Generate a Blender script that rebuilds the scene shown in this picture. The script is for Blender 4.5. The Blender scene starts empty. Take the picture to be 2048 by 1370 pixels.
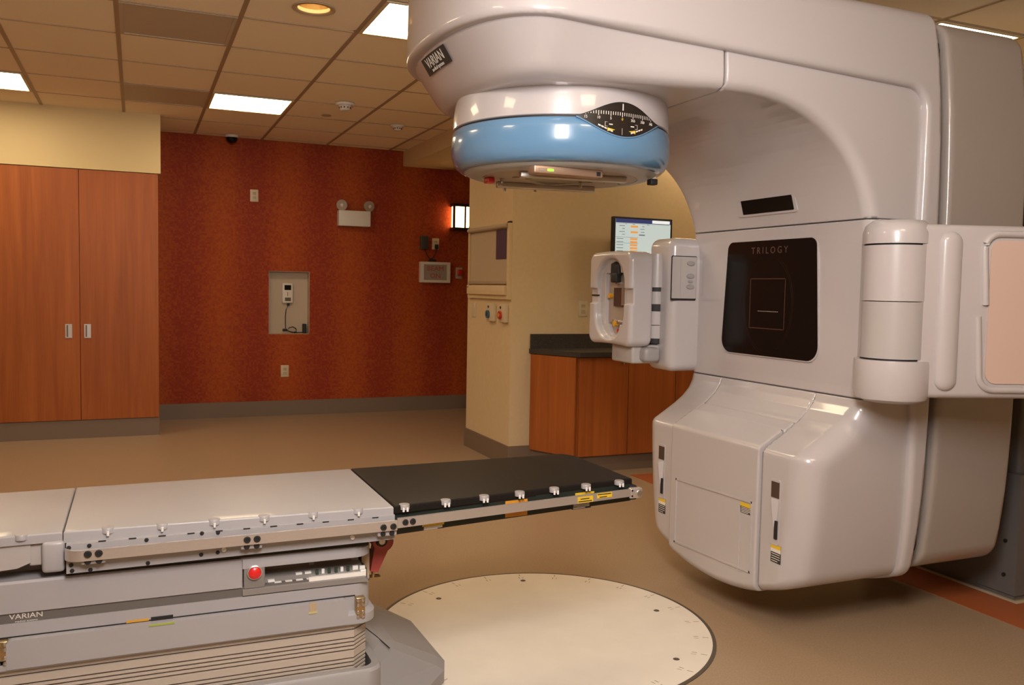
import bpy, bmesh, math, random
import numpy as np
from mathutils import Vector, Matrix
random.seed(4)
C = bpy.context.scene.collection
S = bpy.context.scene
PI = math.pi

# ------------------------------------------------------------------ camera, world, exposure
cam = bpy.data.cameras.new('camera'); camo = bpy.data.objects.new('camera', cam); C.objects.link(camo)
cam.sensor_width = 36.0; cam.lens = 36.0 * 1748.5 / 2048.0; cam.clip_start = 0.05; cam.clip_end = 60
ya, pi_, ro = [math.radians(a) for a in (23.277, -3.512, 1.0885)]
fw = Vector((math.sin(ya)*math.cos(pi_), math.cos(ya)*math.cos(pi_), math.sin(pi_)))
rt = fw.cross(Vector((0, 0, 1))).normalized(); up = rt.cross(fw)
r2 = rt*math.cos(ro) + up*math.sin(ro); u2 = -rt*math.sin(ro) + up*math.cos(ro)
camo.matrix_world = Matrix(((r2.x, u2.x, -fw.x, -1.46), (r2.y, u2.y, -fw.y, -2.975), (r2.z, u2.z, -fw.z, 1.31), (0, 0, 0, 1)))
S.camera = camo
w = bpy.data.worlds.new('world'); S.world = w; w.use_nodes = True
w.node_tree.nodes['Background'].inputs[0].default_value = (0.9, 0.75, 0.6, 1)
w.node_tree.nodes['Background'].inputs[1].default_value = 0.02
S.view_settings.view_transform = 'Standard'; S.view_settings.look = 'None'
S.view_settings.gamma = 1.0; S.view_settings.use_curve_mapping = False
S.view_settings.exposure = 0.0
PANEL_LIGHT = 15.5         # emission of the ceiling troffers
# photographer's light, behind and above the camera
la = bpy.data.lights.new('photo_light', 'AREA'); la.shape = 'RECTANGLE'; la.size = 0.55; la.size_y = 1.15; la.energy = 94; la.color = (1.0, .93, .90)
lo_ = bpy.data.objects.new('photo_light', la); C.objects.link(lo_); lo_.location = (-1.15, -2.50, 2.40)
lo_.rotation_euler = (Vector((.35, .3, 1.50))-Vector(lo_.location)).to_track_quat('-Z', 'Y').to_euler()
LIGHT_COLOUR = (1.0, 0.79, 0.51)

# ------------------------------------------------------------------ materials
def lin(c):
    return tuple(((v/255)/12.92 if v/255 <= .04045 else ((v/255+.055)/1.055)**2.4) for v in c)
MATS = {}
def mat(name, col, rough=.5, metal=0, coat=0, spec=.5, emit=None, estr=0, trans=0, alpha=1):
    m = bpy.data.materials.new(name); m.use_nodes = True
    b = m.node_tree.nodes['Principled BSDF']
    b.inputs['Base Color'].default_value = (*col, 1); b.inputs['Roughness'].default_value = rough
    b.inputs['Metallic'].default_value = metal; b.inputs['Coat Weight'].default_value = coat
    b.inputs['Coat Roughness'].default_value = .06; b.inputs['Specular IOR Level'].default_value = spec
    if emit: b.inputs['Emission Color'].default_value = (*emit, 1); b.inputs['Emission Strength'].default_value = estr
    if trans: b.inputs['Transmission Weight'].default_value = trans
    MATS[name] = m; return m
def nodes(m): return m.node_tree.nodes, m.node_tree.links, m.node_tree.nodes['Principled BSDF']
def noise_col(m, c1, c2, scale=20, detail=4, vec=(1, 1, 1), lo=.35, hi=.65, bump=0, rough=None):
    n, l, b = nodes(m)
    tc = n.new('ShaderNodeTexCoord'); mp = n.new('ShaderNodeMapping'); mp.inputs['Scale'].default_value = vec
    nz = n.new('ShaderNodeTexNoise'); nz.inputs['Scale'].default_value = scale; nz.inputs['Detail'].default_value = detail
    cr = n.new('ShaderNodeValToRGB'); cr.color_ramp.elements[0].position = lo; cr.color_ramp.elements[1].position = hi
    cr.color_ramp.elements[0].color = (*c1, 1); cr.color_ramp.elements[1].color = (*c2, 1)
    l.new(tc.outputs['Object'], mp.inputs['Vector']); l.new(mp.outputs[0], nz.inputs['Vector'])
    l.new(nz.outputs[0], cr.inputs[0]); l.new(cr.outputs[0], b.inputs['Base Color'])
    if bump:
        bp = n.new('ShaderNodeBump'); bp.inputs['Strength'].default_value = bump; bp.inputs['Distance'].default_value = .002
        l.new(nz.outputs[0], bp.inputs['Height']); l.new(bp.outputs[0], b.inputs['Normal'])
    return m

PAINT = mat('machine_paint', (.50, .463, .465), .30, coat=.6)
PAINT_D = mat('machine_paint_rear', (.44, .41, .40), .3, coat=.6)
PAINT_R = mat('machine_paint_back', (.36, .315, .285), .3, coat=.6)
PAINT_G = mat('grey_plastic', (.33, .31, .31), .4)
BLUE = mat('blue_paint', (.125, .265, .44), .22, coat=.8)
COUCH = mat('couch_paint', (.38, .365, .375), .42, coat=.15)
noise_col(COUCH, (.37, .355, .365), (.39, .375, .385), 3, 2)
COUCH_D = mat('couch_grey_trim', (.135, .122, .112), .5)
COUCH_B = mat('couch_base_paint', (.33, .315, .315), .5)
BLACK = mat('carbon_black', (.022, .018, .017), .48, spec=.18)
noise_col(BLACK, (.010, .008, .007), (.016, .012, .010), 160, 3)
DARKG = mat('dark_green_black', (.020, .026, .022), .4)
RUB = mat('black_rubber', (.012, .011, .011), .6)
GLOSSB = mat('smoked_glass', (.008, .006, .005), .12, spec=.2)
ALU = mat('aluminium', (.72, .68, .66), .32, metal=.75)
noise_col(ALU, (.70, .66, .64), (.76, .72, .70), 60, 3, (1, 40, 40))
STEEL = mat('steel', (.6, .57, .53), .3, metal=.9)
BRASS = mat('brass_hinge', (.50, .37, .20), .3, metal=.9)
COPPER = mat('copper_metal', (.55, .38, .28), .35, metal=.7)
TANMET = mat('tan_metal', (.42, .34, .27), .4, metal=.3)
CLEAR = mat('clear_pin', (.80, .78, .76), .2)
WHITE = mat('white_plastic', (.70, .66, .60), .4)
IVORY = mat('ivory_plastic', (.62, .52, .36), .4)
CREAM = mat('cream_wall', (.62, .49, .32), .7)
noise_col(CREAM, (.63, .485, .285), (.65, .505, .305), 30, 3, bump=.05)
TILE = mat('ceiling_tile', (.72, .62, .48), .85)
noise_col(TILE, (.88, .76, .58), (.92, .80, .62), 220, 3, bump=.15)
TBAR = mat('ceiling_bar', (.36, .26, .17), .5)
VENT = mat('vent_perforated', (.50, .42, .32), .6)
noise_col(VENT, (.45, .375, .285), (.55, .46, .35), 300, 1)
FLOOR = mat('vinyl_floor', (.33, .235, .145), .33, spec=.5)
BASEB = mat('rubber_base', (.19, .135, .095), .5)
ORANGE = mat('orange_vinyl', (.40, .11, .035), .4)
CREAML = mat('cream_vinyl', (.62, .52, .36), .4)
PLATE = mat('turntable_plate', (.80, .70, .55), .35)
noise_col(PLATE, (.86, .79, .69), (.89, .82, .72), 8, 2)
RING = mat('turntable_ring', (.10, .08, .06), .5)
WOOD = mat('cherry_wood', (.35, .12, .04), .42, spec=.28)
COUNTER = mat('dark_counter', (.035, .028, .024), .4)
noise_col(COUNTER, (.025, .02, .018), (.06, .05, .042), 180, 3)
YEL = mat('yellow_label', (.75, .50, .03), .5)
WLAB = mat('white_label', (.75, .70, .64), .5)
BLAB = mat('black_label', (.03, .03, .032), .5)
ORL = mat('orange_label', (.70, .30, .03), .5)
RED = mat('red_plastic', (.55, .02, .02), .3, coat=.5)
REDB = mat('red_button', (.75, .02, .02), .3, coat=.5)
REDL = mat('red_lever', (.42, .07, .06), .45)
PINK = mat('detector_surface', (.62, .45, .38), .45)
GREENL = mat('green_led', (.1, .5, .05), .3, emit=(.35, .9, .05), estr=1.5)
AMBER = mat('amber_part', (.65, .33, .03), .35)
WKEY = mat('white_key', (.85, .82, .78), .4)
GLASSC = mat('clear_lens', (.40, .33, .28), .12, coat=1)
LITE = mat('light_diffuser', (.9, .85, .7), .5, emit=LIGHT_COLOUR, estr=PANEL_LIGHT)
LFRAME = mat('light_frame', (.62, .52, .33), .5)
SCON = mat('sconce_glass', (.9, .7, .4), .4, emit=(1.0, .62, .22), estr=9)
BRONZE = mat('dark_bronze', (.04, .032, .025), .4, metal=.5)
GOLD = mat('downlight_reflector', (.92, .80, .58), .18, metal=1)
BULB = mat('lamp_glow', (.9, .7, .4), .4, emit=(1.0, .80, .50), estr=30)
PURPLE = mat('purple_sheet', (.07, .035, .075), .6)
SHADE = mat('roller_shade', (.46, .36, .25), .7)
BLUEK = mat('blue_knob', (.03, .14, .22), .4)
SCR = mat('screen_light', (.3, .4, .4), .4, emit=(.60, .68, .66), estr=.72)
SCRN = mat('screen_navy', (.02, .03, .1), .4, emit=(.03, .04, .16), estr=.7)
SCRO = mat('screen_orange', (.5, .2, .05), .4, emit=(.85, .36, .07), estr=.75)
SCRT = mat('screen_text', (.1, .1, .1), .4, emit=(.16, .18, .22), estr=.6)
SCRW = mat('screen_white', (.6, .6, .6), .4, emit=(.85, .9, .88), estr=.8)
SIGNG = mat('sign_grey', (.34, .29, .25), .3)
REDT = mat('sign_red', (.42, .05, .04), .4)
TRIL = mat('screen_lettering', (.10, .04, .035), .4)
DIMW = mat('dim_marking', (.30, .24, .20), .4)
BROWNR = mat('dim_brown', (.075, .032, .018), .3, spec=.3)
BELL = mat('bellows_fabric', (.50, .43, .36), .6)
FRAMEG = mat('stand_frame', (.13, .12, .115), .5)

def build_floor_mat():
    n, l, b = nodes(FLOOR)
    tc = n.new('ShaderNodeTexCoord')
    a = n.new('ShaderNodeTexNoise'); a.inputs['Scale'].default_value = 140; a.inputs['Detail'].default_value = 2
    v = n.new('ShaderNodeTexVoronoi'); v.inputs['Scale'].default_value = 75
    c1 = n.new('ShaderNodeValToRGB'); c1.color_ramp.elements[0].position = .40; c1.color_ramp.elements[1].position = .62
    c1.color_ramp.elements[0].color = (.355, .25, .155, 1); c1.color_ramp.elements[1].color = (.40, .285, .18, 1)
    c2 = n.new('ShaderNodeValToRGB'); c2.color_ramp.elements[0].position = .10; c2.color_ramp.elements[1].position = .14
    c2.color_ramp.elements[0].color = (1, 1, 1, 1); c2.color_ramp.elements[1].color = (0, 0, 0, 1)
    mx = n.new('ShaderNodeMixRGB'); mx.inputs[2].default_value = (.46, .37, .26, 1)
    l.new(tc.outputs['Object'], a.inputs['Vector']); l.new(tc.outputs['Object'], v.inputs['Vector'])
    l.new(a.outputs[0], c1.inputs[0]); l.new(v.outputs['Distance'], c2.inputs[0])
    l.new(c2.outputs[0], mx.inputs[0]); l.new(c1.outputs[0], mx.inputs[1]); l.new(mx.outputs[0], b.inputs['Base Color'])
build_floor_mat()
def build_wood():
    n, l, b = nodes(WOOD)
    tc = n.new('ShaderNodeTexCoord'); mp = n.new('ShaderNodeMapping'); mp.inputs['Scale'].default_value = (7, 7, .35)
    nz = n.new('ShaderNodeTexNoise'); nz.inputs['Scale'].default_value = 2.2; nz.inputs['Detail'].default_value = 7; nz.inputs['Distortion'].default_value = .6
    mp2 = n.new('ShaderNodeMapping'); mp2.inputs['Scale'].default_value = (60, 60, 1.2)
    n2 = n.new('ShaderNodeTexNoise'); n2.inputs['Scale'].default_value = 3; n2.inputs['Detail'].default_value = 4
    ad = n.new('ShaderNodeMath'); ad.operation = 'MULTIPLY_ADD'; ad.inputs[1].default_value = .35
    cr = n.new('ShaderNodeValToRGB'); cr.color_ramp.elements[0].position = .40; cr.color_ramp.elements[1].position = .95
    cr.color_ramp.elements[0].color = (.27, .068, .013, 1); cr.color_ramp.elements[1].color = (.42, .122, .026, 1)
    for m_, nn in ((mp, nz), (mp2, n2)):
        l.new(tc.outputs['Object'], m_.inputs['Vector']); l.new(m_.outputs[0], nn.inputs['Vector'])
    l.new(n2.outputs[0], ad.inputs[0]); l.new(nz.outputs[0], ad.inputs[2]); l.new(ad.outputs[0], cr.inputs[0])
    l.new(cr.outputs[0], b.inputs['Base Color'])
build_wood()
def build_wallpaper():
    m = mat('mosaic_wallpaper', (.3, .05, .02), .6, spec=.15); n, l, b = nodes(m)
    tc = n.new('ShaderNodeTexCoord'); sp = n.new('ShaderNodeSeparateXYZ'); l.new(tc.outputs['Object'], sp.inputs[0])
    sn = n.new('ShaderNodeVectorMath'); sn.operation = 'SNAP'; sn.inputs[1].default_value = (.017, 10, .017)
    l.new(tc.outputs['Object'], sn.inputs[0])
    wn = n.new('ShaderNodeTexWhiteNoise'); wn.noise_dimensions = '3D'; l.new(sn.outputs[0], wn.inputs['Vector'])
    s2 = n.new('ShaderNodeSeparateXYZ'); l.new(sn.outputs[0], s2.inputs[0])
    a = n.new('ShaderNodeMath'); a.operation = 'MULTIPLY_ADD'; a.inputs[1].default_value = 2*PI/.63; a.inputs[2].default_value = .08*2*PI/.63
    c = n.new('ShaderNodeMath'); c.operation = 'COSINE'
    l.new(s2.outputs[0], a.inputs[0]); l.new(a.outputs[0], c.inputs[0])
    k = n.new('ShaderNodeMath'); k.operation = 'MULTIPLY_ADD'; k.inputs[1].default_value = .22; k.inputs[2].default_value = .24
    l.new(c.outputs[0], k.inputs[0])
    ad = n.new('ShaderNodeMath'); ad.operation = 'MULTIPLY_ADD'; ad.inputs[1].default_value = .45
    l.new(wn.outputs['Value'], ad.inputs[0]); l.new(k.outputs[0], ad.inputs[2])
    cr = n.new('ShaderNodeValToRGB')
    cr.color_ramp.elements[0].position = .2; cr.color_ramp.elements[0].color = (.275, .036, .014, 1)
    cr.color_ramp.elements[1].position = .85; cr.color_ramp.elements[1].color = (.41, .085, .014, 1)
    l.new(ad.outputs[0], cr.inputs[0]); l.new(cr.outputs[0], b.inputs['Base Color'])
    return m
PAPER = build_wallpaper()

# ------------------------------------------------------------------ mesh helpers
WL = {}
def link(name, me, m, parent=None, smooth=False):
    o = bpy.data.objects.new(name, me); C.objects.link(o)
    if m is not None and len(me.materials) == 0: me.materials.append(m)
    if smooth:
        for p in me.polygons: p.use_smooth = True
    if parent is not None:
        o.parent = parent
        if parent in WL: o.matrix_parent_inverse = Matrix.Translation(WL[parent]).inverted()
    return o
def tag(o, label=None, cat=None, group=None, kind=None):
    if label: o['label'] = label
    if cat: o['category'] = cat
    if group: o['group'] = group
    if kind: o['kind'] = kind
    return o
def thing(name, label, cat, loc, group=None):
    o = bpy.data.objects.new(name, None); C.objects.link(o); o.location = loc; o.empty_display_size = .05
    WL[o] = Vector(loc); tag(o, label, cat, group); return o

class MB:
    def __init__(s): s.v = []; s.f = []; s.smooth = set()
    def add(s, vs, fs, sm=False):
        o = len(s.v); s.v += [tuple(p) for p in vs]
        for f in fs:
            if sm: s.smooth.add(len(s.f))
            s.f.append(tuple(i+o for i in f))
        return s
    def box(s, x0, x1, y0, y1, z0, z1):
        vs = [(x, y, z) for x in (x0, x1) for y in (y0, y1) for z in (z0, z1)]
        return s.add(vs, [(0, 1, 3, 2), (4, 6, 7, 5), (0, 4, 5, 1), (2, 3, 7, 6), (0, 2, 6, 4), (1, 5, 7, 3)])
    def rbox(s, x0, x1, y0, y1, z0, z1, r=.01, seg=3):
        bm = bmesh.new(); bmesh.ops.create_cube(bm, size=1)
        for v in bm.verts: v.co = Vector(((x0+x1)/2+v.co.x*(x1-x0), (y0+y1)/2+v.co.y*(y1-y0), (z0+z1)/2+v.co.z*(z1-z0)))
        bmesh.ops.bevel(bm, geom=bm.edges[:], offset=r, segments=seg, affect='EDGES', profile=.5)
        bm.verts.index_update()
        s.add([v.co[:] for v in bm.verts], [[v.index for v in f.verts] for f in bm.faces], True); bm.free(); return s
    def prism(s, poly, z0, z1, inset=0, M=None, sm=False):
        # poly in local xy, extruded along local z
        n = len(poly); vs = [(p[0], p[1], z0) for p in poly]+[(p[0], p[1], z1) for p in poly]
        if M: vs = [M @ Vector(v) for v in vs]
        o = len(s.v); s.v += [tuple(v) for v in vs]
        for i in range(n):
            j = (i+1) % n
            if sm: s.smooth.add(len(s.f))
            s.f.append((o+i, o+j, o+n+j, o+n+i))
        s.f.append(tuple(o+i for i in reversed(range(n)))); s.f.append(tuple(o+n+i for i in range(n))); return s
    def loft(s, rings, cap=True, sm=True, closed=True):
        n = len(rings[0]); o = len(s.v)
        for r in rings: s.v += [tuple(p) for p in r]
        for k in range(len(rings)-1):
            for i in range(n if closed else n-1):
                j = (i+1) % n
                if sm: s.smooth.add(len(s.f))
                s.f.append((o+k*n+i, o+k*n+j, o+(k+1)*n+j, o+(k+1)*n+i))
        if cap:
            s.f.append(tuple(o+i for i in reversed(range(n)))); e = o+(len(rings)-1)*n; s.f.append(tuple(e+i for i in range(n)))
        return s
    def lathe(s, prof, cx=0, cy=0, n=48, M=None, cap=False, a0=0, a1=2*PI):
        full = abs(a1-a0-2*PI) < 1e-6; rings = []
        for r, z in prof:
            ring = []
            for i in range(n if full else n+1):
                a = a0+(a1-a0)*i/n; p = Vector((cx+r*math.cos(a), cy+r*math.sin(a), z))
                ring.append(M @ p if M else p)
            rings.append(ring)
        return s.loft(rings, cap, True, full)
    def cyl(s, p0, p1, r, n=16, r1=None):
        p0 = Vector(p0); p1 = Vector(p1); d = (p1-p0); L = d.length; q = d.to_track_quat('Z', 'Y').to_matrix().to_4x4()
        M = Matrix.Translation(p0) @ q
        return s.lathe([(r, 0), (r if r1 is None else r1, L)], n=n, M=M, cap=True)
    def tube(s, pts, r, n=8):
        pts = [Vector(p) for p in pts]; rings = []
        up_ = Vector((0, 0, 1))
        for i, p in enumerate(pts):
            t = (pts[min(i+1, len(pts)-1)]-pts[max(i-1, 0)]).normalized()
            a = t.cross(up_ if abs(t.z) < .95 else Vector((1, 0, 0))).normalized(); b = t.cross(a)
            rings.append([p+a*r*math.cos(2*PI*k/n)+b*r*math.sin(2*PI*k/n) for k in range(n)])
        return s.loft(rings)
    def xform(s, M): s.v = [tuple(M @ Vector(v)) for v in s.v]; return s
    def build(s, name, m, parent=None):
        me = bpy.data.meshes.new(name); me.from_pydata(s.v, [], s.f)
        bm = bmesh.new(); bm.from_mesh(me); bmesh.ops.recalc_face_normals(bm, faces=bm.faces); 
        for i, f in enumerate(bm.faces): f.smooth = i in s.smooth
        bm.to_mesh(me); bm.free()
        if s.smooth:
            me.set_sharp_from_angle(angle=math.radians(42))
        return link(name, me, m, parent)
def rrect(x0, x1, y0, y1, r, n=6):
    out = []
    rr = r if isinstance(r, (list, tuple)) else [r]*4
    for (cx, cy, a, q) in ((x1-rr[0], y1-rr[0], 0, rr[0]), (x0+rr[1], y1-rr[1], PI/2, rr[1]), (x0+rr[2], y0+rr[2], PI, rr[2]), (x1-rr[3], y0+rr[3], 1.5*PI, rr[3])):
        for i in range(n+1):
            t = a+PI/2*i/n; out.append((cx+q*math.cos(t), cy+q*math.sin(t)))
    return out
def box(name, m, parent, *a): return MB().box(*a).build(name, m, parent)
def rbox(name, m, parent, *a, r=.01, seg=3): return MB().rbox(*a, r=r, seg=seg).build(name, m, parent)

def text_geo(body, size, extrude=.0004):
    cu = bpy.data.curves.new('lettering', 'FONT'); cu.body = body; cu.size = size; cu.extrude = extrude
    cu.align_x = 'CENTER'; cu.align_y = 'CENTER'; cu.resolution_u = 3
    o = bpy.data.objects.new('lettering', cu); C.objects.link(o)
    me = bpy.data.meshes.new_from_object(o.evaluated_get(bpy.context.evaluated_depsgraph_get()))
    vs = [v.co[:] for v in me.vertices]; fs = [tuple(p.vertices) for p in me.polygons]
    bpy.data.objects.remove(o); bpy.data.curves.remove(cu); bpy.data.meshes.remove(me)
    return vs, fs
def text(name, body, size, fn, m, parent, sx=1):
    vs, fs = text_geo(body, size)
    mb = MB(); mb.add([fn(v[0]*sx, v[1], v[2]) for v in vs], fs)
    return mb.build(name, m, parent)
def frame_fn(origin, u, v):
    o = Vector(origin); u = Vector(u).normalized(); v = Vector(v).normalized(); n = u.cross(v)
    return lambda a, b, c=0: o+u*a+v*b+n*c
def plate(name, m, parent, fn, a0, a1, b0, b1, t0, t1):
    mb = MB(); vs = [fn(a, b, c) for a in (a0, a1) for b in (b0, b1) for c in (t0, t1)]
    mb.add(vs, [(0, 1, 3, 2), (4, 6, 7, 5), (0, 4, 5, 1), (2, 3, 7, 6), (0, 2, 6, 4), (1, 5, 7, 3)])
    return mb.build(name, m, parent)
def bars(name, m, parent, fn, rects, t0, t1):
    mb = MB()
    for a0, a1, b0, b1 in rects:
        vs = [fn(a, b, c) for a in (a0, a1) for b in (b0, b1) for c in (t0, t1)]
        mb.add(vs, [(0, 1, 3, 2), (4, 6, 7, 5), (0, 4, 5, 1), (2, 3, 7, 6), (0, 2, 6, 4), (1, 5, 7, 3)])
    return mb.build(name, m, parent)
def warning_label(parent, fn, w_, h_, top=YEL, tf=.3, mid=None):
    o = plate('warning_label', BLAB, parent, fn, -w_/2, w_/2, -h_/2, h_/2, 0, .0008)
    plate('label_band', top, o, fn, -w_/2, w_/2, h_/2-h_*tf, h_/2, .0008, .0013)
    y = h_/2-h_*tf
    if mid:
        plate('label_field', WLAB, o, fn, -w_/2, w_/2, y-h_*mid, y, .0008, .0013); y -= h_*mid
    k = 4; rects = []
    for i in range(k):
        yy = y-(i+.7)*(y+h_/2)/(k+.4); rects.append((-w_*.42, w_*(.42 if i < k-1 else .2), yy-.0012, yy+.0012))
    bars('label_print', WLAB, o, fn, rects, .0008, .0012)
    return o

# ------------------------------------------------------------------ implicit-surface mesher for the moulded covers
def surfnet(f, lo, hi, h):
    ax = [np.arange(lo[i]-1.5*h, hi[i]+2.5*h, h) for i in range(3)]
    V = np.broadcast_to(f(ax[0][:, None, None], ax[1][None, :, None], ax[2][None, None, :]), [len(a) for a in ax]).astype(np.float32)
    I = V < 0
    n = [len(a)-1 for a in ax]
    cnt = np.zeros(n, np.int8)
    for a in (0, 1):
        for b in (0, 1):
            for c in (0, 1): cnt += I[a:n[0]+a, b:n[1]+b, c:n[2]+c]
    idx = np.argwhere((cnt > 0) & (cnt < 8)); ids = -np.ones(n, np.int32); ids[tuple(idx.T)] = np.arange(len(idx))
    P = np.zeros((len(idx), 3)); K = np.zeros(len(idx))
    cs = [(a, b, c) for a in (0, 1) for b in (0, 1) for c in (0, 1)]
    for a in cs:
        for d in range(3):
            if a[d]: continue
            b = list(a); b[d] = 1
            va = V[idx[:, 0]+a[0], idx[:, 1]+a[1], idx[:, 2]+a[2]]; vb = V[idx[:, 0]+b[0], idx[:, 1]+b[1], idx[:, 2]+b[2]]
            s = (va < 0) != (vb < 0); t = np.where(s, va/(va-vb+1e-12*(va == vb)), 0)
            q = np.array(a, float)+np.outer(t, np.eye(3)[d]); P[s] += q[s]; K += s
    P = (idx+P/K[:, None])*h+np.array([a[0] for a in ax])
    F = []
    for d in range(3):
        e, g = [(1, 2), (2, 0), (0, 1)][d]
        A = I.swapaxes(0, 0)
        s0 = [slice(1, -1)]*3; s0[d] = slice(0, -1); s1 = [slice(1, -1)]*3; s1[d] = slice(1, None)
        ch = np.argwhere(A[tuple(s0)] != A[tuple(s1)]); base = ch.copy()
        for k in range(3):
            if k != d: base[:, k] += 1
        ins = I[tuple(base.T)]
        def cell(de, dg):
            c_ = base.copy(); c_[:, e] += de; c_[:, g] += dg; return ids[tuple(c_.T)]
        q = np.stack([cell(-1, -1), cell(0, -1), cell(0, 0), cell(-1, 0)], 1)
        q[~ins] = q[~ins][:, ::-1]; F.append(q)
    F = np.concatenate(F)
    def grad(P, e=4e-4):
        G = []
        for k in range(3):
            d = np.zeros(3); d[k] = e; a = P+d; b = P-d
            G.append((f(a[:, 0], a[:, 1], a[:, 2])-f(b[:, 0], b[:, 1], b[:, 2]))/(2*e))
        return np.stack(G, 1)
    for _ in range(4):
        v = f(P[:, 0], P[:, 1], P[:, 2]); G = grad(P); st = (v/np.maximum((G*G).sum(1), .2))[:, None]*G
        L = np.linalg.norm(st, axis=1, keepdims=True); P = P-st*np.minimum(1, .6*h/np.maximum(L, 1e-9))
    G = grad(P, 2.5e-3); N = G/np.maximum(np.linalg.norm(G, axis=1, keepdims=True), 1e-9)
    return P, F, N
def sdf_obj(name, f, lo, hi, h, m, parent):
    P, F, N = surfnet(f, lo, hi, h)
    me = bpy.data.meshes.new(name); me.from_pydata(P.tolist(), [], F.tolist())
    for p in me.polygons: p.use_smooth = True
    me.normals_split_custom_set_from_vertices(N.tolist())
    return link(name, me, m, parent)
def rint(a, b, r):      # rounded intersection
    return np.minimum(-r, np.maximum(a, b))+np.hypot(np.maximum(a+r, 0), np.maximum(b+r, 0))
def runi(a, b, r):
    return np.maximum(r, np.minimum(a, b))-np.hypot(np.maximum(r-a, 0), np.maximum(r-b, 0))

# ================================================================== THE ROOM
XL, XR, YN, YF, ZC = -4.3, 3.75, -4.4, 5.93, 2.71
def struct(o): o['kind'] = 'structure'; return o
fl = struct(box('floor', FLOOR, None, XL-.2, XR+.2, YN-.2, YF+1.6, -.1, 0))
# orange border laid in the floor around the machine base, with a cream feature strip
ob = MB(); ob.box(1.765, 2.0, -.70, 2.35, 0, .0015); ob.box(2.0, XR, -.70, -.46, 0, .0015); ob.build('orange_border', ORANGE, fl)
cb = MB(); cb.box(2.0, 2.025, -.435, 2.35, 0, .002); cb.box(2.0, XR, -.46, -.435, 0, .002); cb.build('cream_strip', CREAML, fl)

struct(box('wall_left', CREAM, None, XL-.15, XL, YN-.15, YF+.2, 0, 2.9))
struct(box('wall_front', CREAM, None, XL-.15, XR+.15, YN-.15, YN, 0, 2.9))
struct(box('wall_right', CREAM, None, XR, XR+.15, YN-.15, YF+.2, 0, 2.9))
# mosaic wall with a niche
nx0, nx1, nz0, nz1 = -.257, .142, .816, 1.442
wb = MB(); wb.box(XL, nx0, YF, YF+.15, 0, 2.9); wb.box(nx1, XR, YF, YF+.15, 0, 2.9)
wb.box(nx0, nx1, YF, YF+.15, 0, nz0); wb.box(nx0, nx1, YF, YF+.15, nz1, 2.9)
wr = struct(wb.build('wall_back', PAPER))
nb = MB(); nb.box(nx0, nx1, YF+.10, YF+.145, nz0, nz1)
nb.box(nx0, nx0+.004, YF+.003, YF+.1, nz0, nz1); nb.box(nx1-.004, nx1, YF+.003, YF+.1, nz0, nz1)
nb.box(nx0, nx1, YF+.003, YF+.1, nz0, nz0+.004); nb.box(nx0, nx1, YF+.003, YF+.1, nz1-.004, nz1)
nb.build('niche_lining', mat('niche_paint', (.50, .41, .31), .6), wr)
bb = MB(); bb.box(-1.29, 3.0, YF-.012, YF, 0, .15); struct(bb.build('baseboard_back', BASEB))
# partition: end face looks along the room, counter stands against its long face
ps = MB(); ps.box(1.055, XR, 2.9, 3.81, 0, 2.9); struct(ps.build('wall_partition', CREAM))
b2 = MB(); b2.box(1.043, 1.055, 2.888, 3.822, 0, .15); b2.box(1.055, 1.25, 2.888, 2.9, 0, .15); struct(b2.build('baseboard_partition', BASEB))
struct(box('trim_soffit', CREAM, None, 1.10, XR, 3.81, YF, 2.56, 2.9))
struct(box('trim_bulkhead', mat('bulkhead_paint', (.68, .545, .30), .7), None, XL, -1.265, 5.055, YF, 2.224, 2.9))

# ceiling: tiles in a bar grid
GX = [-4.59, -3.98, -3.37, -2.76, -2.15, -1.545, -.945, -.33, .30, .945, 1.6, 2.30, 2.93, 3.56, 4.2]
GY = [-4.55, -3.93, -3.31, -2.69, -2.07, -1.45, -.83, -.29, .33, .95, 1.30, 1.93, 2.555, 3.22, 3.90, 4.54, 5.16, 5.78, 6.4]
ceil = struct(box('ceiling', mat('plenum_slab', (.2, .17, .14), .9), None, XL-.15, XR+.15, YN-.15, YF+.15, 2.98, 3.05))
LIGHTS = {(6, 14): 'square lit ceiling panel between air vent and smoke detector', (7, 10): 'large lit ceiling panel beside the round downlight, next to the treatment head',
          (3, 14): 'lit ceiling panel above the wood cabinets', (11, 8): 'lit ceiling panel above the rear of the gantry',
          }
HID = [(3, 10), (3, 6), (7, 3), (11, 12)]
VENTS = {(5, 11): 'perforated air vent tile nearest the round downlight', (5, 14): 'perforated air vent tile above the bulkhead corner'}
DOWN = (6, 10)
tile_cache = {}
def tile_mesh(wx, wy):
    k = (round(wx, 3), round(wy, 3))
    if k not in tile_cache:
        mb = MB(); a, b = wx/2-.011, wy/2-.011
        mb.box(-a, a, -b, b, .004, .02)
        me = bpy.data.meshes.new('ceiling_tile'); me.from_pydata(mb.v, [], mb.f); me.materials.append(TILE); tile_cache[k] = me
    return tile_cache[k]
def clampx(v): return max(XL, min(XR, v))
def clampy(v): return max(YN, min(YF, v))
for i in range(len(GX)-1):
    for j in range(len(GY)-1):
        x0, x1 = clampx(GX[i]), clampx(GX[i+1]); y0, y1 = clampy(GY[j]), clampy(GY[j+1])
        if x1-x0 < .03 or y1-y0 < .03 or (i, j) in LIGHTS or (i, j) in HID or (i, j) in VENTS or (i, j) == DOWN: continue
        o = link('ceiling_tile', tile_mesh(x1-x0, y1-y0), None, ceil); o.location = ((x0+x1)/2, (y0+y1)/2, ZC)
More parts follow.
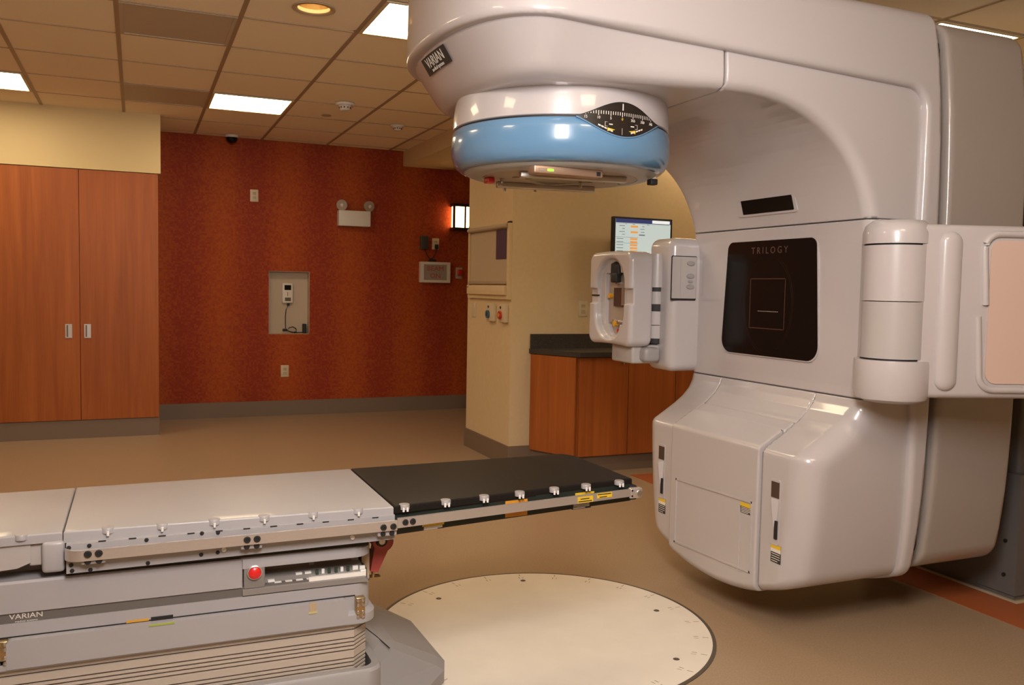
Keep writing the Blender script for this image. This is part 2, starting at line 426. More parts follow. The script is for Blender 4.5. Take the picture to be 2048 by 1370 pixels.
# tile with the downlight hole
x0, x1, y0, y1 = GX[6]+.011, GX[7]-.011, GY[10]+.011, GY[11]-.011
dx, dy, dr = -.622, 1.60, .085
mb = MB(); ri = []; ro_ = []
for k in range(48):
    a = 2*PI*k/48; ca, sa = math.cos(a), math.sin(a)
    t = min([(x1-dx)/ca if ca > 1e-6 else 9, (x0-dx)/ca if ca < -1e-6 else 9, (y1-dy)/sa if sa > 1e-6 else 9, (y0-dy)/sa if sa < -1e-6 else 9])
    ri.append((dx+dr*ca, dy+dr*sa)); ro_.append((dx+t*ca, dy+t*sa))
mb.loft([[(*p, ZC+.02) for p in ri], [(*p, ZC+.004) for p in ri], [(*p, ZC+.004) for p in ro_], [(*p, ZC+.02) for p in ro_]], cap=False, sm=False)
mb.build('ceiling_tile', TILE, ceil)
for x in GX:
    if XL < x < XR: box('grid_bar', TBAR, ceil, x-.012, x+.012, YN, YF, ZC, ZC+.03)
cbm = mat('ceiling_cross_bar', (.45, .34, .235), .6)
for y in GY:
    if YN < y < YF: box('cross_bar', cbm, ceil, XL, XR, y-.006, y+.006, ZC+.0015, ZC+.03)
# troffers
def troffer(i, j, label, group=None):
    x0, x1, y0, y1 = GX[i], GX[i+1], GY[j], GY[j+1]
    t = thing('ceiling_light', label, 'light', ((x0+x1)/2, (y0+y1)/2, ZC), group)
    a = .012; b = .03
    fr = MB()
    for (p, q, r_, s_) in ((x0+a, x1-a, y0+a, y0+b), (x0+a, x1-a, y1-b, y1-a), (x0+a, x0+b, y0+b, y1-b), (x1-b, x1-a, y0+b, y1-b)): fr.box(p, q, r_, s_, ZC-.004, ZC+.03)
    fr.build('frame', LFRAME, t); box('diffuser', LITE, t, x0+b, x1-b, y0+b, y1-b, ZC+.004, ZC+.02)
for (i, j), lb in LIGHTS.items(): troffer(i, j, lb)
for (i, j) in HID: troffer(i, j, 'square lit ceiling panel among the tiles away from vents and downlight', 'ceiling panels out of view')
for (i, j), lb in VENTS.items():
    x0, x1, y0, y1 = GX[i], GX[i+1], GY[j], GY[j+1]
    t = thing('ceiling_vent', lb, 'vent', ((x0+x1)/2, (y0+y1)/2, ZC))
    fr = MB()
    for (p, q, r_, s_) in ((x0+.012, x1-.012, y0+.008, y0+.03), (x0+.012, x1-.012, y1-.03, y1-.008), (x0+.012, x0+.03, y0+.03, y1-.03), (x1-.03, x1-.012, y0+.03, y1-.03)): fr.box(p, q, r_, s_, ZC-.001, ZC+.02)
    fr.build('frame', VENT, t); box('perforated_panel', VENT, t, x0+.03, x1-.03, y0+.03, y1-.03, ZC+.003, ZC+.015)
t = thing('downlight', 'round recessed downlight with gold reflector in the ceiling', 'light', (dx, dy, ZC))
MB().lathe([(dr+.004, ZC+.003), (dr+.022, ZC+.002), (dr+.024, ZC-.003), (dr+.004, ZC-.004), (dr-.004, ZC+.002), (dr-.004, ZC+.02)], dx, dy, 48).build('trim_ring', mat('trim_ring_paint', (.5, .38, .24), .5), t)
MB().lathe([(dr-.002, ZC), (dr-.006, ZC+.10), (dr-.03, ZC+.16), (.001, ZC+.165)], dx, dy, 48).build('reflector', GOLD, t)
MB().lathe([(.001, ZC+.10), (.025, ZC+.11), (.03, ZC+.13), (.02, ZC+.155), (.001, ZC+.16)], dx, dy, 24).build('lamp', BULB, t)
def smoke(x, y, s, label):
    t = thing('smoke_detector', label, 'smoke detector', (x, y, ZC))
    MB().lathe([(.001, ZC-.016*s), (.062*s, ZC-.016*s), (.068*s, ZC-.008*s), (.068*s, ZC), (.001, ZC)], x, y, 32).build('base', WHITE, t)
    MB().lathe([(.001, ZC-.05*s), (.026*s, ZC-.05*s), (.036*s, ZC-.042*s), (.04*s, ZC-.024*s), (.046*s, ZC-.016*s)], x, y, 32).build('sensor_head', WHITE, t)
    sl = MB()
    for k in range(10):
        a = 2*PI*k/10; sl.box(x+.039*s*math.cos(a)-.004, x+.039*s*math.cos(a)+.004, y+.039*s*math.sin(a)-.004, y+.039*s*math.sin(a)+.004, ZC-.036*s, ZC-.026*s)
    sl.build('vent_slots', BLAB, t)
smoke(.026, 3.822, 1.1, 'white smoke detector on ceiling, beside a flat round cap')
smoke(.639, 4.516, .9, 'smaller white smoke detector on ceiling near the soffit')
tag(MB().lathe([(.001, ZC-.004), (.036, ZC-.004), (.042, ZC), (.001, ZC+.003)], -.007, 4.371, 32).build('sprinkler_cap', mat('cap_paint', (.42, .31, .21), .6)), 'flat round sprinkler cover plate on the ceiling', 'sprinkler')
t = thing('dome_camera', 'small black dome camera where ceiling meets red wall', 'camera', (-.62, 5.78, ZC))
MB().lathe([(.001, ZC), (.06, ZC), (.062, ZC-.012), (.056, ZC-.022), (.001, ZC-.022)], -.62, 5.78, 32).build('mount', WHITE, t)
MB().lathe([(.052, ZC-.022), (.05, ZC-.045), (.035, ZC-.066), (.001, ZC-.076)], -.62, 5.78, 32).build('dome', GLOSSB, t)

# ================================================================== LINEAR ACCELERATOR
AX = 1.295; RG = 1.175
linac = thing('linear_accelerator', 'large glossy pale grey medical linear accelerator with blue collar', 'medical machine', (1.5, 0, 0))
# side profile of the hollow under the arm (x, z), solid lies to the right / above
prof = [(-2.0, 1.968), (.30, 1.985)]
for k in range(1, 25):
    t_ = k/24*PI/2; n_ = 2.4
    prof.append((.40+.60*math.sin(t_)**(2/n_), 1.40+.585*math.cos(t_)**(2/n_)))
prof += [(1.0, .96), (.997, .93), (.985, .897), (.962, .863), (.925, .828), (.88, .795), (.82, .757), (.745, .712), (.3, .445), (.3, -.6), (3, -.6), (3, 3.2), (-2.0, 3.2)]
PR = np.array(prof); RES = .004
gx = np.arange(-.9, 2.2, RES); gz = np.arange(-.1, 2.8, RES)
def poly_sdf(PR, X, Z):
    d = np.full(X.shape, 1e9); s = np.ones(X.shape, bool)*False
    for i in range(len(PR)):
        a = PR[i]; b = PR[(i+1) % len(PR)]; e = b-a
        wx, wz = X-a[0], Z-a[1]; t_ = np.clip((wx*e[0]+wz*e[1])/(e@e), 0, 1)
        d = np.minimum(d, (wx-e[0]*t_)**2+(wz-e[1]*t_)**2)
        c_ = (a[1] > Z) != (b[1] > Z)
        with np.errstate(divide='ignore', invalid='ignore'):
            xi = a[0]+(Z-a[1])/(e[1] if e[1] else 1e-12)*e[0]
        s ^= c_ & (X < xi)
    d = np.sqrt(d); return np.where(s, -d, d)
TAB = poly_sdf(PR, *np.meshgrid(gx, gz, indexing='ij'))
def prof_sdf(x, z):
    u = np.clip((x-gx[0])/RES, 0, len(gx)-1.001); v = np.clip((z-gz[0])/RES, 0, len(gz)-1.001)
    i = u.astype(int); j = v.astype(int); fu = u-i; fv = v-j
    return TAB[i, j]*(1-fu)*(1-fv)+TAB[i+1, j]*fu*(1-fv)+TAB[i, j+1]*(1-fu)*fv+TAB[i+1, j+1]*fu*fv
def sstep(a, b, t_):
    t_ = np.clip((t_-a)/(b-a), 0, 1); return t_*t_*(3-2*t_)
def half_w(z): return .562-.055*np.abs((z-AX)/1.05)**4
def body(x, y, z, off=0, nose=0):
    p = prof_sdf(x, z)-off
    wz = half_w(z); head = sstep(.5, 0.0, x)*sstep(2.15, 1.97, z)
    side = np.abs(y)-(wz+.004-.03*head)-off
    rad = np.hypot(y, z-AX)-RG-off*.35
    # nose in plan: superellipse, tapering inwards below the ridge
    tp = np.clip((2.14-z)/.17, 0, 1.3)
    a = .275-.11*tp+off+nose; b = wz-.145*tp*sstep(.40, -.40, x)+off; n_ = 2.35
    xx = np.maximum(-.235-x, 0)
    ns = ((xx/a)**n_+(np.abs(y)/b)**n_)**(1/n_)
    wn_ = np.clip(xx/a, 0, 1)**2
    ns = np.where(x < -.235, (ns-1)*(b*(1-wn_)+np.minimum(a, b)*wn_), np.abs(y)-b)
    sd = np.maximum(side, ns)
    d = rint(p, sd, .05+.04*sstep(.98, .80, z))
    df = rint(.745-off-x-3*np.maximum(z-.85, 0), sd, .11)
    return rint(rint(d, df, .013), rad, .035)
def zr(x): return 2.138-.042*(x+.34)
def region(x, z, r=.075):    # the belt: above the ridge line or behind the rear line; negative inside
    return runi(zr(x)-z, 1.205-x+.03*((z-AX)/1.0)**2, r)
rs = .002
def mk_arm(x, y, z): return rint(rint(body(x, y, z), z*0+x-1.28, .01), np.maximum(1.591-z, .341-x), rs)
def mk_head(x, y, z): return rint(body(x, y, z), x-.339, rs)
def mk_face(x, y, z): return rint(rint(body(x, y, z), x-1.28, .01), np.maximum(.926-z, z-1.589), rs)
def base(x, y, z, off=0): return rint(rint(body(x, y, z, off), x-1.28, .01), z-.924, rs)
def mk_side(sg):
    return lambda x, y, z: rint(base(x, y, z), .3015-sg*y, .004)
def mk_mid(x, y, z): return rint(base(x, y, z), np.maximum(np.abs(y)-.30, .904-x), .004)
def mk_strip(x, y, z): return rint(base(x, y, z, .004), np.maximum(np.abs(y)-.2985, np.abs(x-.876)-.0245), .005)
def mk_hatch(x, y, z): return rint(base(x, y, z, .014), np.maximum(np.abs(y)-.2975, x-.848), .006)
def mk_belt(x, y, z): return rint(rint(body(x, y, z, .028, .009), region(x, z), .024), x-1.292, .012)
def mk_rear(x, y, z):
    side = np.abs(y)-half_w(z)+.0; rad = np.hypot(y, z-AX)-1.157
    return rint(rint(side, rad, .04), np.maximum(x-1.79, 1.362-x), .02)
def mk_drum(x, y, z): return np.maximum(np.maximum(np.abs(y)-.50, np.hypot(y, z-AX)-1.10), np.abs(x-1.32)-.05)
HH = .0125
sdf_obj('head_cover', mk_head, (-.56, -.60, 1.93), (.34, .60, 2.5), HH, PAINT, linac)
sdf_obj('arm_cover', mk_arm, (.34, -.60, 1.59), (1.32, .60, 2.5), HH, PAINT, linac)
sdf_obj('face_cover', mk_face, (.9, -.60, .92), (1.32, .60, 1.60), HH, PAINT, linac)
for sg in (-1, 1):
    sdf_obj('base_cover', mk_side(sg), (.72, min(sg*.28, sg*.6), .08), (1.32, max(sg*.28, sg*.6), .94), .009, PAINT, linac)
sdf_obj('base_middle_cover', mk_mid, (.84, -.31, .08), (1.32, .31, .94), HH, PAINT, linac)
sdf_obj('hinge_strip', mk_strip, (.84, -.31, .08), (.91, .31, .86), .009, PAINT, linac)
hatch = sdf_obj('base_hatch', mk_hatch, (.70, -.31, .07), (.88, .31, .86), .009, PAINT, linac)
sdf_obj('belt_cover', mk_belt, (-.6, -.62, .08), (1.34, .62, 2.52), .0115, PAINT, linac)
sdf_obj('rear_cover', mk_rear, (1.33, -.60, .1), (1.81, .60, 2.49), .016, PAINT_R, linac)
sdf_obj('bearing_drum', mk_drum, (1.25, -.55, .15), (1.42, .55, 2.42), .03, RUB, linac)
# fixed stand behind
st = MB(); st.rbox(2.07, 2.95, -.39, .39, .02, 2.28, r=.02); MB().lathe([(.55, 1.74), (.55, 2.08)], n=48, M=Matrix(((0, 0, 1, 0), (1, 0, 0, 0), (0, 1, 0, AX), (0, 0, 0, 1))), cap=True).build('rotation_hub', RUB, linac)
stand = st.build('stand_column', FRAMEG, linac)
sb = MB(); sb.box(2.035, 3.1, -.425, .425, .018, .55); sb.box(2.042, 3.1, -.418, .418, .0, .018); sbo = sb.build('stand_base', FRAMEG, linac)
for (yy, zz) in ((-.37, .10), (-.37, .25), (.37, .10), (.37, .25)): MB().cyl((2.035, yy, zz), (2.028, yy, zz), .008).build('bolt', RUB, sbo)

# hatch details
fx = lambda y, z, c=0: Vector((.733-c, y, z))
ap = MB()
poly = [(-.270, .50), (.245, .485), (.245, .205), (-.270, .225)]
hp = MB()
def frame_strip(mb, p, q, wd, xo, th):
    p = Vector((0, *p)); q = Vector((0, *q)); d = (q-p).normalized(); n_ = Vector((0, -d.z, d.y))*wd/2
    ring = lambda s_, x: [Vector((x, 0, 0))+s_+n_, Vector((x, 0, 0))+s_-n_]
    a = ring(p-d*wd/2, xo)+ring(p-d*wd/2, xo-th)[::-1]; b = ring(q+d*wd/2, xo)+ring(q+d*wd/2, xo-th)[::-1]
    mb.loft([a, b], sm=False)
for k in range(4): frame_strip(hp, poly[k], poly[(k+1) % 4], .008, .7325, .0055)
frame_strip(hp, (-.20, .46), (-.20, .21), .005, .7325, .0045)
hp.build('access_panel_bead', PAINT, hatch)
warning_label(hatch, frame_fn((.7305, -.236, .468), (0, -1, 0), (0, 0, 1)), .07, .042, YEL, .38)
for sg in (-1, 1):
    y0 = sg*.388
    mb = MB(); mb.prism([(p[0], p[1]) for p in rrect(-.026, .026, -.125, .125, .010)], 0, .004, M=Matrix(((0, 0, -1, .746), (-1, 0, 0, y0), (0, 1, 0, .49), (0, 0, 0, 1))))
    hd = mb.build('handle_recess', PAINT, linac)
    box('latch_window', mat('latch_brown', (.07, .045, .03), .2), hd, .7405, .7425, y0-.022, y0+.022, .545, .605)
    mb = MB(); mb.add([(.742, y0+.020, .54), (.742, y0-.020, .54), (.742, y0-.020, .375), (.742, y0+.020, .375), (.722, y0+.020*0-.002, .53), (.741, y0-.004, .38)],
        [(0, 1, 2, 3), (0, 4, 1), (1, 4, 5, 2), (0, 3, 5, 4), (3, 2, 5)])
    mb.build('pull_handle', PAINT, hd)
    box('slot', RUB, hd, .7365, .7415, y0-.020, y0-.005, .39, .46)
    warning_label(linac, frame_fn((.7448, y0-sg*.0-.012, .333), (0, -1, 0), (0, 0, 1)), .055, .068, YEL, .22, .2)
# black window with lettering in the front cover
W0, W1, Z0, Z1 = -.305, .305, 1.045, 1.535
def RY(poly, x0, x1, name, m, parent):
    mb = MB(); M = Matrix(((0, 0, 1, 0), (1, 0, 0, 0), (0, 1, 0, 0), (0, 0, 0, 1)))
    return mb.prism(poly, x0, x1, M=M).build(name, m, parent)
wp = []
for (cy, cz, a) in ((.275-.03, 1.535-.035, 0), (-.275+.03, 1.535-.035, PI/2), (-.305+.06, 1.045+.06, PI), (.305-.06, 1.045+.06, 1.5*PI)):
    rr = .035 if cz > 1.3 else .06
    for i in range(9):
        t_ = a+PI/2*i/8; wp.append((cy+rr*math.cos(t_), cz+rr*math.sin(t_)))
def grow(pl, g, c=(0, 1.29)): return [(c[0]+(p[0]-c[0])*(1+g/.3), c[1]+(p[1]-c[1])*(1+g/.3)) for p in pl]
win = RY(grow(wp, .006), .9935, .9995, 'window_bezel', PAINT, linac)
RY(wp, .9915, .9945, 'dark_window', GLOSSB, win)
wf = frame_fn((.9910, 0, 0), (0, -1, 0), (0, 0, 1))
text('window_lettering', 'T R I L O G Y', .040, frame_fn((.9912, 0, 1.492), (0, -1, 0), (0, 0, 1)), TRIL, win)
# thin brown oval ring and square frame on the glass, with a row of dashes
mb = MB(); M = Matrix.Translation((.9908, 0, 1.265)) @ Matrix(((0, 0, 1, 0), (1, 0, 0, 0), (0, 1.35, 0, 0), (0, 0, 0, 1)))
mb.lathe([(.150, 0), (.150, .0008), (.158, .0008), (.158, 0)], n=64, M=M); mb.build('oval_ring', BROWNR, win)
bars('square_frame', BROWNR, win, frame_fn((.9912, 0, 1.265), (0, -1, 0), (0, 0, 1)), [(-.115, .11, -.105, -.101), (-.115, -.111, -.105, .11), (.106, .11, -.105, .11), (-.115, .11, .106, .11)], 0, .0006)
bars('dash_row', DIMW, win, frame_fn((.9912, 0, 1.235), (0, -1, 0), (0, 0, 1)), [(-.06+.012*k, -.06+.012*k+.009, -.0015, .0015) for k in range(11)], 0, .0006)
# slot under the arch
sm = Matrix.Translation((.962, -.01, 1.682)) @ Matrix.Rotation(math.radians(-16), 4, 'Y')
sl = MB(); ring_o = rrect(-.185, .185, -.042, .042, .010); 
sl.prism([(p[0], p[1]) for p in ring_o], -.010, .03, M=sm @ Matrix(((0, 0, 1, 0), (1, 0, 0, 0), (0, 1, 0, 0), (0, 0, 0, 1))))
slo = sl.build('slot_bezel', PAINT, linac)
MB().prism([(p[0], p[1]) for p in rrect(-.168, .150, -.032, .032, .004)], -.0115, .0, M=sm @ Matrix(((0, 0, 1, 0), (1, 0, 0, 0), (0, 1, 0, 0), (0, 0, 0, 1)))).build('slot_window', GLOSSB, slo)

# brand plate on the nose
def nose_pt(y, z, c=0):
    tp = min(max((2.14-z)/.17, 0), 1.3); a = .275-.11*tp; b = .562-.055*abs((z-AX)/1.05)**4-.128*tp; n_ = 2.35
    x = -.235-a*max(0, 1-(abs(y)/b)**n_)**(1/n_); return Vector((x-.0025-c, y, z))
mb = MB(); rows = []
for z in np.linspace(2.078, 2.131, 5): rows.append([nose_pt(y, z+(-.0)*y, 0) for y in np.linspace(.14, -.115, 21)])
mb.loft(rows, cap=False, closed=False); bp_ = mb.build('brand_plate', BLAB, linac)
text('brand_lettering', 'VARIAN', .042, lambda a, b, c: nose_pt(-a+.012, 2.1085+b, .001+c), WLAB, bp_, 1.2)
text('brand_lettering', 'medical systems', .016, lambda a, b, c: nose_pt(-a+.012, 2.0865+b, .001+c), WLAB, bp_, 1.2)

# collimator
col = MB().lathe([(.30, 2.02), (.388, 2.02), (.392, 1.98), (.398, 1.94), (.400, 1.888), (.396, 1.885), (.30, 1.885)], n=96).build('collimator_housing', PAINT, linac)
MB().lathe([(.30, 1.886), (.393, 1.886), (.393, 1.878), (.30, 1.878)], n=96).build('seam_ring', RUB, col)
blue = MB().lathe([(.30, 1.879), (.396, 1.879), (.401, 1.874), (.4045, 1.85), (.406, 1.82), (.4045, 1.795), (.399, 1.772), (.389, 1.754), (.376, 1.743), (.362, 1.738), (.345, 1.738)], n=96).build('blue_collar', BLUE, linac)
und = MB().lathe([(.358, 1.745), (.357, 1.738), (.345, 1.729), (.325, 1.724), (.29, 1.7215), (.288, 1.724), (.0, 1.724)], n=96).build('underside_ring', mat('underside_grey', (.40, .39, .37), .35), linac)
MB().lathe([(.287, 1.727), (.287, 1.722), (.0005, 1.722)], n=96).build('underside_disc', TANMET, und)
Rz = Matrix.Rotation(math.radians(38), 4, 'Z')
ap = MB(); ap.box(-.13, .13, -.13, .13, 1.7175, 1.7235); ap.xform(Rz); apo = ap.build('aperture_plate', TANMET, und)
MB().box(-.095, .095, -.095, .095, 1.7165, 1.7180).xform(Rz).build('aperture_glass', GLOSSB, apo)
for s_ in (-1, 1): MB().rbox(-.20, .20, s_*.165-.014, s_*.165+.014, 1.700, 1.722, r=.004).xform(Matrix.Rotation(math.radians(-8), 4, 'Z')).build('accessory_rail', STEEL, und)
lk = MB(); lk.rbox(-.24, .02, -.30, -.245, 1.698, 1.7235, r=.004); lko = lk.build('accessory_lock', COPPER, und)
for xx in (-.215, -.18): box('indicator', GREENL if xx > -.2 else TANMET, lko, xx-.011, xx+.011, -.3015, -.2985, 1.706, 1.714)
box('indicator', RUB, lko, -.005, .010, -.3015, -.2985, 1.702, 1.716)
for (xx, yy, hh) in ((-.13, .22, .03), (.10, .02, .022), (.06, -.15, .02), (.02, .26, .02), (.2, -.1, .018), (-.20, .08, .018)): MB().cyl((xx, yy, 1.722), (xx, yy, 1.722-hh), .006).build('pin', STEEL, und)
rb = MB(); rb.rbox(-.265, -.235, .06, .10, 1.70, 1.722, r=.004); rb.build('red_latch', RED, und)
bk = MB(); bk.rbox(.27, .30, -.21, -.18, 1.70, 1.722, r=.004); bk.build('black_latch', RUB, und)
# rotation scale window (lens-shaped dark plate on the collar)
def cyl_pt(a, z, c=0):
    r_ = .4075+c
    return Vector((r_*math.cos(a), r_*math.sin(a), z))
A0, A1 = math.radians(-109), math.radians(-61)
def lens(t_):
    up_ = 1.882+.052*math.sin(PI*min(max((t_-.0)/1.0, 0), 1))**1.5; dn = 1.880-.058*math.sin(PI*t_)**1.15
    return dn, up_
mb = MB(); rows = []
for k in range(49):
    t_ = k/48; dn, up_ = lens(t_); a = A0+(A1-A0)*t_
    rows.append([cyl_pt(a, dn+(up_-dn)*q/8, 0) for q in range(9)])
mb.loft(rows, cap=False, closed=False)
mb2 = MB(); rws = []
for k in range(49):
    t_ = k/48; dn, up_ = lens(t_); a = A0+(A1-A0)*t_; rws.append([cyl_pt(a, up_+.002, -.008), cyl_pt(a, up_+.002, .001), cyl_pt(a, up_-.001, .001)])
sw = mb.build('scale_window', mat('scale_black', (.020, .015, .012), .35), linac)
mb2.loft(rws, cap=False, closed=False); mb2.build('window_rim', RUB, sw)
rws = []; mb2 = MB()
for k in range(49):
    t_ = k/48; dn, up_ = lens(t_); a = A0+(A1-A0)*t_; rws.append([cyl_pt(a, dn-.003, -.006), cyl_pt(a, dn-.003, .0012), cyl_pt(a, dn+.001, .0012)])
mb2.loft(rws, cap=False, closed=False); mb2.build('window_rim', BLUE, sw)
AC = math.radians(-86)
def tick(mb, a, z0, z1, wd=.0012):
    da = wd/.407
    mb.add([cyl_pt(a-da, z0, .0015), cyl_pt(a+da, z0, .0015), cyl_pt(a+da, z1, .0015), cyl_pt(a-da, z1, .0015)], [(0, 1, 2, 3)])
tk = MB(); tk2 = MB()
step = .0088/.407
for k in range(-16, 20):
    a = AC+k*step; t_ = (a-A0)/(A1-A0)
    if not .06 < t_ < .94: continue
    dn, up_ = lens(t_); z1 = min(up_-.002, 1.9015); z0 = 1.886 if k % 5 == 0 else 1.8905
    if z1 > z0: tick(tk, a, z0, z1, .0013)
tick(tk, AC+.004, 1.908, 1.930, .0022)
for (a0_, a1_, z0, z1) in ((-.065, .065, 1.866, 1.8668), (-.065, .065, 1.852, 1.8528), (-.065, -.0635, 1.852, 1.8668), (.0635, .065, 1.852, 1.8668), (-.05, .05, 1.8575, 1.861), (-.0006, .0006, 1.828, 1.850)):
    tk.add([cyl_pt(AC+q/.407, z, .0015) for q, z in ((a0_, z0), (a1_, z0), (a1_, z1), (a0_, z1))], [(0, 1, 2, 3)])
for s_ in (-1, 1):
    for q in range(5):
        c0 = AC+s_*(.085-q*.011)/.407; zz = 1.856-q*.004
        tk.add([cyl_pt(c0+s_*.004/.407, zz+.002, .0015), cyl_pt(c0-s_*.005/.407, zz-.001, .0015), cyl_pt(c0-s_*.005/.407, zz-.006, .0015), cyl_pt(c0+s_*.004/.407, zz-.003, .0015)], [(0, 1, 2, 3)])
tk.build('scale_ticks', WLAB, sw)
for s_ in (-1, 1):
    mb = MB(); c0 = AC+s_*.042/.407
    mb.add([cyl_pt(c0+s_*.014/.407, 1.848, .0016), cyl_pt(c0+s_*.014/.407, 1.836, .0016), cyl_pt(c0-s_*.016/.407, 1.842, .0016)], [(0, 1, 2)])
    mb.build('yellow_arrow', YEL, sw)
for k, s_ in ((-15, '15'), (-10, '10'), (-5, '5'), (0, '0'), (5, '355'), (10, '350'), (15, '345')):
    a0_ = AC+k*step
    if (a0_-A0)/(A1-A0) > .93: continue
    text('scale_number', s_, .0125, lambda a, b, c, a0_=a0_: cyl_pt(a0_+a/.407, 1.8785+b, .0015+c), YEL if s_ == '0' else WLAB, sw)

# ---- imaging arms
def lathe_part(name, prof_, cx, cy, m, parent, n=40): return MB().lathe(prof_, cx, cy, n, cap=True).build(name, m, parent)
# near arm: pivot column and flat detector
px, py = 1.015, -.655
nearp = rbox('arm_mount', PAINT, linac, .985, 1.20, -.70, -.50, .955, 1.565, r=.035, seg=4)
lathe_part('pivot_cap', [(.02, 1.578), (.085, 1.574), (.108, 1.556), (.116, 1.53), (.116, 1.492)], px, py, PAINT, nearp)
lathe_part('pivot_gap', [(.108, 1.493), (.108, 1.486)], px, py, RUB, nearp)
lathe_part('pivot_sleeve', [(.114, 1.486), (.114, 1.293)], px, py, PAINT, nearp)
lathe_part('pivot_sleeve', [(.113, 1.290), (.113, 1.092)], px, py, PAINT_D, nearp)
lathe_part('pivot_gap', [(.108, 1.092), (.108, 1.086)], px, py, RUB, nearp)
lathe_part('pivot_cup', [(.128, 1.086), (.130, 1.07), (.130, .975), (.120, .948), (.09, .935), (.02, .933)], px, py, PAINT, nearp)
ud = Vector((math.cos(math.radians(-19)), math.sin(math.radians(-19)), 0)); nd = Vector((ud.y, -ud.x, 0))   # nd faces the room
if nd.y > 0: nd = -nd
PO = Vector((.998, -.757, 0))
def dpt(a, c, z): return PO+ud*a+nd*c+Vector((0, 0, z))
Md = Matrix(((ud.x, -nd.x, 0, PO.x), (ud.y, -nd.y, 0, PO.y), (0, 0, 1, 0), (0, 0, 0, 1)))
mb = MB(); mb.rbox(.0, .74, .0, .10, .958, 1.560, r=.022, seg=5); mb.xform(Md); det = mb.build('detector_housing', PAINT, linac)
# vertical grip moulding and bead frame
mb = MB(); rr = []
for k in range(13):
    t_ = k/12*PI
    rr.append((math.cos(t_), math.sin(t_)))
def capsule(x, z0, z1, r, dep):
    rings = []
    for zz, f_ in [(z0+r*(1-math.cos(q*PI/16)), math.sin(q*PI/16)) for q in range(1, 9)]+[(z1-r*(1-math.cos(q*PI/16)), math.sin(q*PI/16)) for q in range(8, 0, -1)]:
        rings.append([Md @ Vector((x+r*f_*c_, -dep*f_*s_+.0005, zz)) for c_, s_ in rr])
    return MB().loft(rings, cap=True)
capsule(.120, .985, 1.535, .040, .022).build('grip_moulding', PAINT, det)
path = []
fr_ = rrect(.240, .70, .990, 1.530, .055, 8)
mbf = MB(); pts = [Md @ Vector((p[0], -.001, p[1])) for p in fr_]; pts.append(pts[0])
gapi = [i for i, p in enumerate(fr_)]
left = [Md @ Vector((.275, -.001, z)) for z in (1.25, 1.27)]
run1 = [Md @ Vector((p[0], -.001, p[1])) for p in ([(.275, 1.285)]+[q for q in fr_[9:18]][::-1])]
seq = [(.253, 1.285)]+[(p[0], p[1]) for p in fr_[9:18]][::-1]+[(p[0], p[1]) for p in fr_[0:9]][::-1]+[(p[0], p[1]) for p in fr_[27:36]][::-1]+[(p[0], p[1]) for p in fr_[18:27]][::-1]+[(.227, 1.245)]
mbf.tube([Md @ Vector((p[0], -.0015, p[1])) for p in seq], .012, 10); mbf.build('frame_bead', PAINT, det)
mb = MB(); mb.prism(rrect(.263, .68, 1.012, 1.508, .038, 8), -.004, .0, M=Md @ Matrix(((1, 0, 0, 0), (0, 0, 1, 0), (0, 1, 0, 0), (0, 0, 0, 1)))); mb.build('detector_surface', PINK, det)
mb = MB(); mb.rbox(.02, .14, .06, .16, 1.10, 1.42, r=.02); mb.xform(Md); mb.build('detector_bracket', PAINT_D, det)
# far arm: housing, joint and x-ray source box
farp = rbox('arm_mount', PAINT, linac, .845, 1.20, .505, .72, .932, 1.565, r=.045, seg=5)
MB().prism(rrect(-.07, .07, -.105, .105, .006), 0, .004, M=Matrix(((1, 0, 0, .912), (0, 0, -1, .507), (0, 1, 0, 1.375), (0, 0, 0, 1)))).build('key_panel_gap', RUB, farp)
kp = MB().prism(rrect(-.067, .067, -.098, .098, .004), 0, .007, M=Matrix(((1, 0, 0, .912), (0, 0, -1, .507), (0, 1, 0, 1.378), (0, 0, 0, 1)))).build('key_panel', PAINT_D, farp)
for zz, sc in ((1.445, 1), (1.385, 1), (1.36, .6), (1.335, 1)):
    MB().lathe([(.0005, .012), (.018*sc, .011), (.022*sc, .007), (.022*sc, .0)], n=20, M=Matrix(((1, 0, 0, .945), (0, 0, -1, .503), (0, .5, 0, zz), (0, 0, 0, 1)))).build('key', PAINT_G, kp)
box('key_panel_line', PAINT_G, kp, .8905, .892, .4993, .5003, 1.285, 1.472)
# source box
src = thing  # placeholder name kept local
bx0, bx1, by0, by1, bz0, bz1 = .655, .782, .555, .965, 1.05, 1.500
plan = []
def srcbody(x, y, z):
    d = np.maximum(np.abs(y-(by0+by1)/2)-(by1-by0)/2, np.abs(z-(bz0+bz1)/2)-(bz1-bz0)/2)
    d = rint(np.abs(y-(by0+by1)/2)-(by1-by0)/2, np.abs(z-(bz0+bz1)/2-.01*np.cos((y-.77)*6)+.008)-(bz1-bz0)/2, .045)
    d = rint(d, np.abs(x-(bx0+bx1)/2)-(bx1-bx0)/2, .022)
    yc, zc = .76, 1.272
    ov = rint(np.abs(y-yc)-.135, np.abs(z-zc)-.195, .13)
    d = rint(d, -np.maximum(ov, x-.688-.0), .016)
    ov2 = np.maximum(rint(np.abs(y-yc)-.092, np.abs(z-zc)-.125, .01), x-.715)
    ov3 = np.maximum(rint(np.abs(y-yc)-.052, np.abs(z-zc)-.180, .05), x-.715)
    d = np.maximum(d, -np.minimum(ov2, ov3))
    nt = np.maximum(np.abs(z-1.285)-.036, x-.672)      # notch across the rim
    return rint(d, -nt, .006)
sbx = sdf_obj('x_ray_source', srcbody, (.64, .53, 1.02), (.89, 1.01, 1.53), .0065, PAINT, linac)
DXS = -.085
ip = box('inner_plate', TANMET, sbx, .710, .716, .66, .86, 1.09, 1.45)
